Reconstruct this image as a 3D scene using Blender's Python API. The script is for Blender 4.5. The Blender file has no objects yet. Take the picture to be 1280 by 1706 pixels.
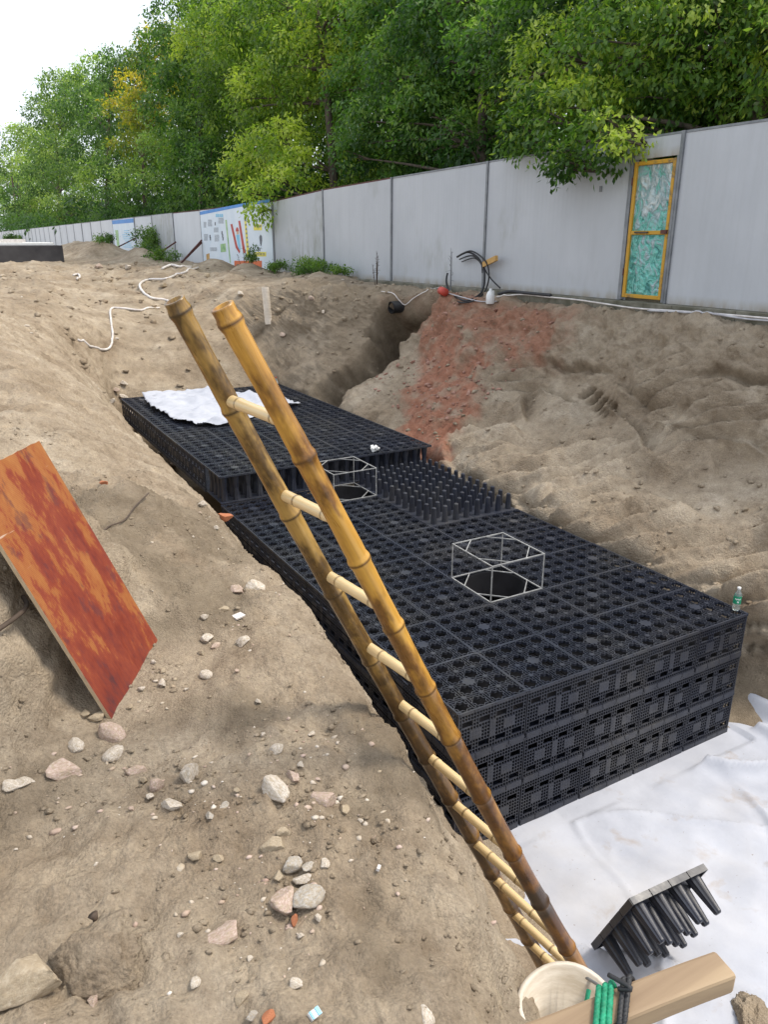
import bpy, math, random
import numpy as np
from mathutils import Vector, Matrix
from mathutils.bvhtree import BVHTree

random.seed(11)
rng = np.random.default_rng(11)
SC = bpy.context.scene
COL = SC.collection
R = math.radians

# ------------------------------------------------------------------ camera, sky, sun, exposure
F, TH, YAW = 1280.0, R(19.57), R(28.75)          # focal length in photo pixels, pitch down, heading
cam_d = bpy.data.cameras.new('camera')
cam_d.sensor_fit = 'VERTICAL'
cam_d.sensor_height = 36.0
cam_d.lens = F / 1706 * 36.0
cam_d.clip_start, cam_d.clip_end = 0.05, 2000
cam = bpy.data.objects.new('camera', cam_d)
COL.objects.link(cam)
cam.location = (0, 0, 0)
cam.rotation_euler = (R(90) - TH, 0, -YAW)
SC.camera = cam

SUN_EL, SUN_AZ = R(58), R(112)                   # azimuth clockwise from +Y
world = bpy.data.worlds.new('World')
SC.world = world
world.use_nodes = True
wn, wl = world.node_tree.nodes, world.node_tree.links
wn.clear()
sky = wn.new('ShaderNodeTexSky')
sky.sky_type = 'NISHITA'
sky.sun_disc = False
sky.sun_elevation = SUN_EL
sky.sun_rotation = SUN_AZ
sky.air_density, sky.dust_density, sky.ozone_density = 1.2, 4.0, 1.0
mixw = wn.new('ShaderNodeMix'); mixw.data_type = 'RGBA'
mixw.inputs[0].default_value = 0.7               # thin white overcast veil over the whole sky
mixw.inputs[7].default_value = (8.7, 9.3, 10.2, 1)
bgn = wn.new('ShaderNodeBackground'); bgn.inputs['Strength'].default_value = 0.128
wo = wn.new('ShaderNodeOutputWorld')
wl.new(sky.outputs[0], mixw.inputs[6]); wl.new(mixw.outputs[2], bgn.inputs['Color']); wl.new(bgn.outputs[0], wo.inputs[0])

sd = bpy.data.lights.new('sun', 'SUN')
sd.energy, sd.angle, sd.color = 2.5, R(16.0), (1.0, 0.92, 0.80)
sun = bpy.data.objects.new('sun', sd)
COL.objects.link(sun)
sun.rotation_euler = (R(90) - SUN_EL, 0, math.pi - SUN_AZ)
sun.location = (20, -20, 40)

SC.view_settings.view_transform = 'Standard'
SC.view_settings.look = 'None'
SC.view_settings.gamma = 1.0
SC.view_settings.exposure = 0.45
SC.cycles.max_bounces = 8
SC.cycles.transparent_max_bounces = 8

# ------------------------------------------------------------------ helpers
CT, ST, CY, SY = math.cos(TH), math.sin(TH), math.cos(YAW), math.sin(YAW)
def ray(px, py):
    a, b = (px - 640) / F, (py - 853) / F
    fw, z = CT - b * ST, -(b * CT + ST)
    return Vector((fw * SY + a * CY, fw * CY - a * SY, z))
def atx(px, py, x): r = ray(px, py); return r * (x / r.x)
def atz(px, py, z): r = ray(px, py); return r * (z / r.z)

def tag(o, label=None, cat=None, group=None, kind=None):
    if label: o['label'] = label
    if cat: o['category'] = cat
    if group: o['group'] = group
    if kind: o['kind'] = kind
    return o
def empty(name, loc=(0, 0, 0), rz=0.0, label=None, cat=None, group=None):
    o = bpy.data.objects.new(name, None)
    COL.objects.link(o); o.location = loc; o.rotation_euler = (0, 0, rz)
    o.empty_display_size = 0.1
    return tag(o, label, cat, group)
def link(name, mesh, parent=None, mat=None, smooth=False):
    o = bpy.data.objects.new(name, mesh)
    COL.objects.link(o)
    if parent is not None: o.parent = parent
    if mat is not None and not mesh.materials: mesh.materials.append(mat)
    if smooth: mesh.shade_smooth()
    return o
def npmesh(name, verts, quads, attrs=None, smooth=False):
    verts = np.asarray(verts, np.float32); quads = np.asarray(quads, np.int32)
    m = bpy.data.meshes.new(name)
    k = quads.shape[1]
    m.vertices.add(len(verts)); m.vertices.foreach_set('co', verts.ravel())
    m.loops.add(quads.size); m.loops.foreach_set('vertex_index', quads.ravel())
    m.polygons.add(len(quads)); m.polygons.foreach_set('loop_start', np.arange(0, quads.size, k, dtype=np.int32))
    for an, (dom, arr) in (attrs or {}).items():
        a = m.attributes.new(an, 'FLOAT', dom); a.data.foreach_set('value', np.asarray(arr, np.float32).ravel())
    m.update(calc_edges=True)
    if smooth: m.shade_smooth()
    return m

class MB:
    def __init__(s): s.v, s.f = [], []
    def add(s, vs, fs):
        n = len(s.v); s.v += [tuple(p) for p in vs]; s.f += [tuple(i + n for i in f) for f in fs]; return s
    def box(s, c, size, M=None):
        x, y, z = (q / 2 for q in size)
        ps = [Vector(p) for p in ((-x,-y,-z),(x,-y,-z),(x,y,-z),(-x,y,-z),(-x,-y,z),(x,-y,z),(x,y,z),(-x,y,z))]
        if M is not None: ps = [M @ p for p in ps]
        c = Vector(c)
        return s.add([p + c for p in ps], [(3,2,1,0),(4,5,6,7),(0,1,5,4),(1,2,6,5),(2,3,7,6),(3,0,4,7)])
    def bar(s, a, b, w, h=None, up=(0, 0, 1)):
        a, b = Vector(a), Vector(b); h = h or w
        d = (b - a); L = d.length; d.normalize(); up = Vector(up)
        if abs(d.dot(up)) > .98: up = Vector((1, 0, 0))
        x = d.cross(up).normalized(); y = x.cross(d)
        M = Matrix((x, d, y)).transposed()
        return s.box((a + b) / 2, (w, L, h), M)
    def tube(s, pts, rad, n=8, caps=True):
        pts = [Vector(p) for p in pts]
        if not hasattr(rad, '__len__'): rad = [rad] * len(pts)
        base = len(s.v); prev = None
        for i, p in enumerate(pts):
            d = (pts[min(i + 1, len(pts) - 1)] - pts[max(i - 1, 0)])
            d = d.normalized() if d.length > 1e-9 else Vector((0, 0, 1))
            if prev is None:
                up = Vector((0, 0, 1)) if abs(d.z) < .9 else Vector((1, 0, 0))
                x = d.cross(up).normalized()
            else:
                x = (prev - d * prev.dot(d)).normalized()
            prev = x; y = d.cross(x)
            for k in range(n):
                t = 2 * math.pi * k / n
                s.v.append(tuple(p + (x * math.cos(t) + y * math.sin(t)) * rad[i]))
        for i in range(len(pts) - 1):
            for k in range(n):
                a = base + i * n + k; b = base + i * n + (k + 1) % n
                s.f.append((a, b, b + n, a + n))
        if caps:
            s.f.append(tuple(base + k for k in range(n))[::-1])
            s.f.append(tuple(base + (len(pts) - 1) * n + k for k in range(n)))
        return s
    def mesh(s, name):
        m = bpy.data.meshes.new(name); m.from_pydata(s.v, [], s.f); m.update(); return m
    def build(s, name, mat, parent=None, smooth=False):
        return link(name, s.mesh(name), parent, mat, smooth)

def bevel(o, w=.004, seg=1):
    b = o.modifiers.new('bevel', 'BEVEL'); b.width = w; b.segments = seg; b.limit_method = 'ANGLE'
    return o

def spline(pts, n=6):
    P = [Vector(p) for p in pts]; out = []
    for i in range(len(P) - 1):
        p0, p1, p2, p3 = P[max(i-1,0)], P[i], P[i+1], P[min(i+2,len(P)-1)]
        for k in range(n):
            t = k / n
            out.append(.5*((2*p1)+(p2-p0)*t+(2*p0-5*p1+4*p2-p3)*t*t+(3*p1-p0-3*p2+p3)*t**3))
    out.append(P[-1]); return out

# gradient noise on arrays
_perm = rng.permutation(256).astype(np.int32); _perm = np.concatenate([_perm, _perm, _perm])
_g = rng.normal(size=(256, 3)); _g /= np.linalg.norm(_g, axis=1)[:, None]
def pn(p):
    p = np.asarray(p, float); i = np.floor(p).astype(np.int64); f = p - i; i = i & 255
    u = f * f * f * (f * (f * 6 - 15) + 10); out = 0
    for dx in (0, 1):
        for dy in (0, 1):
            for dz in (0, 1):
                h = _perm[_perm[_perm[(i[..., 0]+dx) & 255] + ((i[..., 1]+dy) & 255)] + ((i[..., 2]+dz) & 255)]
                g = _g[h]
                d = g[..., 0]*(f[..., 0]-dx)+g[..., 1]*(f[..., 1]-dy)+g[..., 2]*(f[..., 2]-dz)
                w = (u[..., 0] if dx else 1-u[..., 0])*(u[..., 1] if dy else 1-u[..., 1])*(u[..., 2] if dz else 1-u[..., 2])
                out = out + d * w
    return out * 1.6
def fbm(p, o=4, g=.5):
    s, a = 0, 1.0
    for k in range(o): s = s + a * pn(np.asarray(p) * 2.03**k + 17.3*k); a *= g
    return s
def ridged(p, o=3):
    s, a = 0, 1.0
    for k in range(o): s = s + a * (1 - 2*np.abs(pn(np.asarray(p) * 2.1**k + 9.1*k))); a *= .5
    return s
def sstep(a, b, x): t = np.clip((np.asarray(x, float) - a) / (b - a), 0, 1); return t*t*(3-2*t)

# ------------------------------------------------------------------ materials
class NT:
    def __init__(s, name):
        s.m = bpy.data.materials.new(name); s.m.use_nodes = True
        s.n, s.l = s.m.node_tree.nodes, s.m.node_tree.links
        s.p = s.n['Principled BSDF']; s.co = s.n.new('ShaderNodeTexCoord')
        s.out = s.n['Material Output']
    def vec(s, scale=(1, 1, 1), space='Object', rot=(0, 0, 0)):
        mp = s.n.new('ShaderNodeMapping'); mp.inputs['Scale'].default_value = scale; mp.inputs['Rotation'].default_value = rot
        s.l.new(s.co.outputs[space], mp.inputs[0]); return mp.outputs[0]
    def noise(s, scale, detail=4, rough=.55, v=None, dist=0):
        t = s.n.new('ShaderNodeTexNoise'); t.inputs['Scale'].default_value = scale; t.inputs['Detail'].default_value = detail
        t.inputs['Roughness'].default_value = rough; t.inputs['Distortion'].default_value = dist
        s.l.new(v if v is not None else s.co.outputs['Object'], t.inputs['Vector']); return t.outputs[0]
    def ramp(s, x, stops):
        r = s.n.new('ShaderNodeValToRGB'); e = r.color_ramp.elements
        while len(e) < len(stops): e.new(.5)
        for k, (pos, c) in enumerate(stops):
            e[k].position = pos
            c = (c, c, c) if not hasattr(c, '__len__') else c
            e[k].color = (*c, 1)
        s.l.new(x, r.inputs[0]); return r.outputs[0]
    def mix(s, fac, a, b, mode='MIX'):
        m = s.n.new('ShaderNodeMix'); m.data_type = 'RGBA'; m.blend_type = mode
        for sock, val in ((m.inputs[0], fac), (m.inputs[6], a), (m.inputs[7], b)):
            if hasattr(val, 'links') or isinstance(val, bpy.types.NodeSocket): s.l.new(val, sock)
            elif hasattr(val, '__len__'): sock.default_value = (*val, 1)
            else: sock.default_value = val
        return m.outputs[2]
    def attr(s, name):
        a = s.n.new('ShaderNodeAttribute'); a.attribute_name = name; return a.outputs['Fac']
    def math(s, op, a, b=0.0):
        m = s.n.new('ShaderNodeMath'); m.operation = op
        for sock, val in ((m.inputs[0], a), (m.inputs[1], b)):
            if isinstance(val, bpy.types.NodeSocket): s.l.new(val, sock)
            else: sock.default_value = val
        return m.outputs[0]
    def rand(s):
        o = s.n.new('ShaderNodeObjectInfo'); return o.outputs['Random']
    def set(s, color=None, rough=None, metal=None, bump=None, bstr=.3, bdist=.01, spec=None, trans=None, alpha=None, ior=None):
        for nm, v in (('Base Color', color), ('Roughness', rough), ('Metallic', metal), ('Specular IOR Level', spec), ('Transmission Weight', trans), ('Alpha', alpha), ('IOR', ior)):
            if v is None: continue
            if isinstance(v, bpy.types.NodeSocket): s.l.new(v, s.p.inputs[nm])
            elif hasattr(v, '__len__'): s.p.inputs[nm].default_value = (*v, 1)
            else: s.p.inputs[nm].default_value = v
        if bump is not None:
            b = s.n.new('ShaderNodeBump'); b.inputs['Strength'].default_value = bstr; b.inputs['Distance'].default_value = bdist
            s.l.new(bump, b.inputs['Height']); s.l.new(b.outputs[0], s.p.inputs['Normal'])
        return s.m

def m_soil():
    t = NT('soil')
    a = t.noise(1.3, 9, .68, None, .25); b = t.noise(8, 9, .72); c = t.noise(70, 6, .75)
    base = t.ramp(a, [(.34, (.262, .200, .138)), (.46, (.346, .275, .197)), (.56, (.405, .330, .243)), (.68, (.49, .41, .315))])
    grain = t.ramp(b, [(.30, (.58, .55, .52)), (.48, (.95, .95, .95)), (.56, (1.05, 1.05, 1.04)), (.74, (1.32, 1.30, 1.26))])
    col = t.mix(.75, base, grain, 'MULTIPLY')
    col = t.mix(.7, col, t.ramp(c, [(.3, .62), (.52, 1.0), (.76, 1.4)]), 'MULTIPLY')
    redn = t.ramp(t.noise(11, 8, .72), [(.28, (.15, .085, .058)), (.45, (.31, .13, .08)), (.6, (.39, .18, .115)), (.75, (.48, .31, .235))])
    col = t.mix(t.attr('brick_dust'), col, redn)
    grey = t.ramp(t.noise(6, 8, .72), [(.3, (.125, .096, .066)), (.5, (.205, .162, .113)), (.72, (.30, .245, .175))])
    col = t.mix(t.attr('damp_shade'), col, grey)
    vo = t.n.new('ShaderNodeTexVoronoi'); vo.inputs['Scale'].default_value = 42; t.l.new(t.co.outputs['Object'], vo.inputs['Vector'])
    v2 = t.n.new('ShaderNodeTexVoronoi'); v2.inputs['Scale'].default_value = 120; t.l.new(t.co.outputs['Object'], v2.inputs['Vector'])
    m = t.ramp(t.noise(3.2, 6, .7), [(.44, .0), (.6, 1.0)])
    cl = t.math('MULTIPLY', t.math('SUBTRACT', .55, vo.outputs['Distance']), m)
    c2 = t.math('MULTIPLY', t.math('SUBTRACT', .5, v2.outputs['Distance']), .35)
    bh = t.math('ADD', t.math('MULTIPLY', t.noise(30, 9, .78), 1.1), t.math('ADD', t.math('MULTIPLY', cl, .8), c2))
    return t.set(col, .97, bump=bh, bstr=.85, bdist=.022, spec=.12)
def m_simple(name, c1, c2, scale=8, rough=.6, metal=0, bstr=.15, bscale=40, spec=.4, stretch=None, lo=.35, hi=.65, detail=5):
    t = NT(name)
    v = t.vec(stretch) if stretch else None
    col = t.ramp(t.noise(scale, detail, .6, v), [(lo, c1), (hi, c2)])
    return t.set(col, rough, metal, bump=t.noise(bscale, 5, .6, v), bstr=bstr, bdist=.005, spec=spec)
def m_stone(name, c1, c2, c3):
    t = NT(name)
    col = t.ramp(t.noise(6, 8, .65), [(.32, c1), (.52, c2), (.7, c3)])
    dirt = t.ramp(t.noise(3.5, 9, .75), [(.44, 0.0), (.62, .85)])
    col = t.mix(dirt, col, (.37, .295, .20))
    return t.set(col, .95, bump=t.noise(7, 10, .72), bstr=.45, bdist=.03, spec=.12)
def m_plastic_black():
    t = NT('black_plastic')
    gp = t.n.new('ShaderNodeNewGeometry').outputs['Position']      # soil dust lies across neighbouring crates, not once per crate
    d = t.noise(5, 6, .65, gp)
    dust = t.mix(1.0, t.ramp(t.noise(1.3, 6, .68, gp), [(.44, 0.0), (.72, .50)]), t.ramp(t.noise(14, 6, .7, gp), [(.35, .25), (.65, 1.0)]), 'MULTIPLY')
    col = t.mix(dust, t.ramp(d, [(.3, (.012, .014, .023)), (.7, (.026, .031, .048))]), (.13, .12, .10))
    return t.set(col, t.ramp(t.noise(9, 5, .55, gp), [(.3, .30), (.7, .5)]), bump=t.noise(60, 4), bstr=.08, spec=.5)
def m_bamboo(name, light, mid, dark, bias=0.0, grad=0):
    t = NT(name)
    v = t.vec((1, 1, .16))
    n1 = t.noise(7, 6, .65, v, .4); n2 = t.noise(2.6, 5, .6, t.vec((2.2, 2.2, .8)))
    blot = t.noise(22, 7, .7, t.vec((1, 1, .6)))
    c = t.ramp(n1, [(.30, dark), (.47, mid), (.68, light)])
    c = t.mix(t.ramp(n2, [(.49 - bias, 0.0), (.57 - bias, .95)]), c, t.ramp(blot, [(.35, tuple(q*.35 for q in dark)), (.55, dark), (.75, mid)]))
    if grad:
        z = t.n.new('ShaderNodeSeparateXYZ'); t.l.new(t.co.outputs['Object'], z.inputs[0])
        zz = t.math('ADD', t.math('MULTIPLY', z.outputs[2], .25), t.math('MULTIPLY', t.noise(3.0, 4, .6, t.vec((1, 1, .5))), .35))
        br = t.mix(.8, c, (.40, .28, .24), 'MULTIPLY')
        c = t.mix(t.ramp(zz, [(.42, 0.0), (.74, .95)]), c, br)
        zb = t.math('ADD', z.outputs[2], t.math('MULTIPLY', t.noise(6.0, 4, .6), .35))
        c = t.mix(t.ramp(t.math('MULTIPLY', zb, .25), [(grad-.035, 0.0), (grad-.015, .85), (grad+.015, .85), (grad+.05, 0.0)]), c, (.022, .018, .016))
    c = t.mix(t.attr('node'), c, tuple(q * .45 for q in dark))
    fib = t.noise(120, 3, .6, t.vec((1, 1, .02)))
    c = t.mix(.35, c, t.ramp(fib, [(.35, .6), (.65, 1.15)]), 'MULTIPLY')
    return t.set(c, t.ramp(n1, [(.3, .22), (.7, .40)]), bump=fib, bstr=.10, bdist=.002, spec=.5)
def m_board():
    t = NT('red_film_ply')
    v = t.vec((1, 1, 1))
    n = t.noise(6.0, 12, .74, t.vec((1.2, .5, 1)), .25)
    fine = t.noise(20, 10, .8, t.vec((1, .3, 1)))
    sx = t.n.new('ShaderNodeSeparateXYZ'); t.l.new(t.co.outputs['Object'], sx.inputs[0])
    big = t.noise(2.6, 5, .6, t.vec((1.3, .8, 1)), .3)
    k = t.math('ADD', t.math('MULTIPLY', n, .32), t.math('MULTIPLY', fine, .36))
    k = t.math('ADD', k, t.math('MULTIPLY', big, .24))
    k = t.math('ADD', k, t.math('MULTIPLY', sx.outputs[1], .075))
    c = t.ramp(k, [(.37, (.07, .022, .026)), (.43, (.17, .026, .014)), (.492, (.235, .042, .016)), (.504, (.29, .09, .022)), (.60, (.36, .145, .036)), (.70, (.40, .205, .09))])
    pm = t.noise(8, 9, .72, t.vec((1.2, .55, 1)))
    c = t.mix(t.ramp(pm, [(.55, 0.0), (.60, .55)]), c, (.085, .024, .03))
    sc = t.noise(26, 3, .5, t.vec((.16, 1.5, 1), rot=(0, 0, .9)))
    c = t.mix(t.ramp(sc, [(.70, 0.0), (.74, .55)]), c, (.62, .52, .42))
    mesh = t.n.new('ShaderNodeTexWave'); mesh.inputs['Scale'].default_value = 60; mesh.bands_direction = 'Y'; mesh.inputs['Distortion'].default_value = 2
    t.l.new(t.co.outputs['Object'], mesh.inputs[0])
    c = t.mix(.18, c, mesh.outputs['Color'], 'MULTIPLY')
    return t.set(c, t.ramp(n, [(.4, .32), (.6, .55)]), bump=fine, bstr=.12, bdist=.003, spec=.45)
def m_sheet(name='white_geotextile', stain=True):
    t = NT(name)
    c = t.ramp(t.noise(2.2, 6, .6), [(.3, (.375, .39, .44)), (.65, (.475, .49, .54))])
    if stain:
        a = t.noise(3.1, 8, .62, None, .3)
        c = t.mix(t.ramp(a, [(.59, 0.0), (.65, .3), (.71, .6)]), c, (.33, .27, .22))
        sm = t.noise(.9, 5, .6); c = t.mix(t.ramp(sm, [(.5, 0.0), (.75, .35)]), c, (.50, .46, .41))
        sp = t.noise(45, 2, .5); c = t.mix(t.ramp(sp, [(.735, 0.0), (.76, .7)]), c, (.20, .15, .11))
    return t.set(c, .75, bump=t.noise(25, 6, .6), bstr=.25, bdist=.01, spec=.25)
def m_panel(name='painted_steel_panel', grime=0.0):
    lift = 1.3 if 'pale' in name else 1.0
    t = NT(name)
    cb = t.n.new('ShaderNodeCombineXYZ'); r_ = t.rand()
    for k_, m_ in ((0, 13.0), (1, 37.0), (2, 0.0)): t.l.new(t.math('MULTIPLY', r_, m_), cb.inputs[k_])
    def pv(sc):
        ad = t.n.new('ShaderNodeVectorMath'); ad.operation = 'ADD'; t.l.new(t.vec(sc), ad.inputs[0]); t.l.new(cb.outputs[0], ad.inputs[1]); return ad.outputs[0]
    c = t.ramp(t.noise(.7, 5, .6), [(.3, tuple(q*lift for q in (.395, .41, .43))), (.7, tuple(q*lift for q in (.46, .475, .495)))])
    st = t.noise(4, 6, .65, pv((1, 1.6, .10)))
    c = t.mix(t.ramp(st, [(.5, 0.0), (.8, .25)]), c, (.31, .32, .32))
    gm = t.math('ADD', t.noise(.35, 4, .6, pv((1, 1, 1))), grime)
    mo = t.noise(5, 7, .7, pv((1, 1, .3)))
    c = t.mix(t.math('MULTIPLY', t.ramp(gm, [(.56, 0.0), (.68, .6)]), t.ramp(mo, [(.42, 0.0), (.62, 1.0)])), c, (.20, .20, .145))
    z = t.n.new('ShaderNodeSeparateXYZ'); t.l.new(t.co.outputs['Object'], z.inputs[0])
    low = t.math('MULTIPLY', t.ramp(z.outputs[2], [(.0, 1.0), (.12, 0.0)]), t.ramp(mo, [(.35, .2), (.6, .9)]))
    c = t.mix(low, c, (.28, .24, .18))
    w = t.n.new('ShaderNodeTexWave'); w.bands_direction = 'Y'; w.inputs['Scale'].default_value = 3.2; t.l.new(t.co.outputs['Object'], w.inputs[0])
    return t.set(c, .48, bump=w.outputs['Fac'], bstr=.16, bdist=.01, spec=.4)
def m_leaf(name, dark, mid, light, tr=.48):
    t = NT(name)
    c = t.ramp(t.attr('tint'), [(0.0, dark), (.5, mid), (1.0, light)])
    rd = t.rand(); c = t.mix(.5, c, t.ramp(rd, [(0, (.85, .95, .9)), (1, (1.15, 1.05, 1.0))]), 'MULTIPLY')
    m = t.set(c, .42, spec=.35)
    tb = t.n.new('ShaderNodeBsdfTranslucent'); t.l.new(t.mix(1.0, c, (1.5, 1.7, .8), 'MULTIPLY'), tb.inputs[0])
    mx = t.n.new('ShaderNodeMixShader'); mx.inputs[0].default_value = tr
    t.l.new(t.p.outputs[0], mx.inputs[1]); t.l.new(tb.outputs[0], mx.inputs[2]); t.l.new(mx.outputs[0], t.out.inputs[0])
    return m

M = dict(
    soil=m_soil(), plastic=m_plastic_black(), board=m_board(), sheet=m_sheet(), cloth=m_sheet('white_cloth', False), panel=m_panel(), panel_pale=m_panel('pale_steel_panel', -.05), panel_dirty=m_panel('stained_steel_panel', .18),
    post=m_simple('grey_steel_post', (.16, .17, .18), (.24, .25, .26), 6, .5, .4),
    bamboo=m_bamboo('golden_bamboo', (.62, .37, .085), (.50, .26, .042), (.20, .085, .016), .03, .665),
    bamboo_dark=m_bamboo('mottled_bamboo', (.56, .38, .13), (.37, .22, .055), (.12, .065, .018), .07, 1.2),
    rung=m_bamboo('pale_bamboo', (.72, .57, .33), (.66, .49, .25), (.50, .33, .14), -.6),
    frame=m_simple('pale_grey_plastic', (.20, .20, .20), (.38, .38, .37), 14, .6),
    steel=m_simple('dark_red_steel', (.07, .025, .02), (.12, .045, .035), 9, .7, .1),
    yellow=m_simple('worn_yellow_paint', (.20, .13, .05), (.50, .27, .022), 7, .5, lo=.34, hi=.46),
    black=m_simple('black_rubber', (.012, .012, .013), (.03, .03, .032), 8, .55),
    darkbox=m_simple('dark_grey_render', (.035, .033, .036), (.07, .067, .07), 1.5, .85),
    white=m_simple('white_plastic', (.66, .66, .64), (.78, .78, .76), 6, .45),
    pvc=m_simple('cream_pvc', (.60, .52, .42), (.72, .64, .54), 8, .5),
    hose=m_simple('dirty_white_hose', (.50, .45, .42), (.72, .68, .64), 9, .5),
    greyhose=m_simple('grey_hose', (.33, .32, .34), (.5, .49, .5), 9, .5),
    bucket=m_simple('dirty_white_bucket', (.45, .38, .29), (.70, .64, .55), 6, .55, stretch=(1, 1, 3)),
    rope=m_simple('green_rope', (.008, .17, .085), (.02, .32, .17), 60, .6, bstr=.4, bscale=200),
    timber=m_simple('sawn_timber', (.215, .145, .088), (.37, .27, .165), 5, .7, bstr=.35, bscale=30, stretch=(.06, 1.6, 1.6)),
    bark=m_simple('bark', (.045, .035, .026), (.11, .085, .062), 9, .9, bstr=.8, bscale=18, stretch=(1, 1, .25)),
    concrete=m_simple('mossy_concrete', (.10, .095, .065), (.22, .205, .165), 4, .9, bstr=.4),
    stone_pale=m_stone('pale_stone', (.42, .36, .29), (.58, .52, .45), (.72, .67, .60)),
    stone_grey=m_stone('grey_stone', (.30, .27, .23), (.42, .39, .35), (.55, .51, .46)),
    stone_pink=m_stone('pinkish_stone', (.36, .25, .20), (.50, .38, .32), (.62, .53, .46)),
    stone_soil=m_stone('soil_crusted_stone', (.30, .235, .16), (.41, .335, .24), (.52, .44, .33)),
    brick=m_simple('broken_brick', (.34, .12, .055), (.50, .20, .10), 12, .9, bstr=.5),
    red=m_simple('red_paint', (.40, .045, .03), (.52, .07, .045), 6, .55),
    blue=m_simple('blue_print', (.04, .20, .55), (.06, .26, .62), 3, .5),
    skyblue=m_simple('pale_blue_print', (.18, .48, .68), (.26, .55, .74), 3, .5),
    poster=m_simple('pale_poster_print', (.60, .68, .75), (.68, .74, .79), 2, .5),
    printyellow=m_simple('yellow_print', (.70, .60, .05), (.78, .68, .08), 3, .5),
    printgreen=m_simple('green_print', (.16, .36, .14), (.45, .60, .30), 5, .5),
    ink=m_simple('dark_print', (.06, .07, .09), (.16, .17, .2), 9, .5),
    orange=m_simple('orange_print', (.60, .12, .03), (.68, .16, .05), 3, .5),
    skin=m_simple('print_skin', (.60, .38, .26), (.65, .42, .3), 3, .5),
    green_tarp=m_simple('green_tarp', (.02, .2, .13), (.03, .27, .17), 6, .5),
    wood=m_simple('yellow_wood_offcut', (.42, .24, .07), (.55, .33, .10), 6, .6),
    wire=m_simple('rusty_wire', (.05, .035, .025), (.10, .07, .05), 9, .8),
    leaf_a=m_leaf('camphor_leaves', (.026, .068, .013), (.105, .20, .032), (.38, .46, .08)),
    leaf_b=m_leaf('dark_leaves', (.024, .062, .018), (.060, .130, .034), (.14, .225, .055)),
    leaf_c=m_leaf('bright_camphor_leaves', (.045, .10, .016), (.18, .28, .045), (.46, .52, .09)),
    leaf_d=m_leaf('mid_green_leaves', (.028, .075, .019), (.105, .20, .045), (.32, .42, .10)),
    leaf_e=m_leaf('far_green_leaves', (.036, .084, .026), (.115, .205, .055), (.34, .43, .12)),
    leaf_y=m_leaf('yellowing_leaves', (.08, .13, .022), (.24, .25, .032), (.52, .40, .04)),
    leaf_w=m_leaf('weed_leaves', (.035, .08, .012), (.075, .15, .025), (.16, .24, .05)),
)
def m_glass():
    t = NT('crumpled_foil_pane')
    a = t.noise(5, 6, .6, t.vec((1, 1.6, 1)), 1.2)
    sz = t.n.new('ShaderNodeSeparateXYZ'); t.l.new(t.co.outputs['Object'], sz.inputs[0])
    a = t.math('ADD', a, t.math('MULTIPLY', sz.outputs[2], .11))
    c = t.ramp(a, [(.36, (.05, .22, .20)), (.46, (.14, .46, .38)), (.56, (.26, .36, .38)), (.70, (.52, .58, .57))])
    return t.set(c, .22, .35, bump=a, bstr=.9, bdist=.05, spec=.6)
M['pane'] = m_glass()
def m_clear():
    t = NT('clear_plastic'); return t.set((.85, .92, .90), .08, trans=.85, ior=1.3)
M['clear'] = m_clear()
M['void'] = m_simple('unlit_black_plastic', (.005, .005, .006), (.010, .010, .012), 5, .9, spec=.1)  # near-black colour stands in for shade inside crates and shafts

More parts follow.
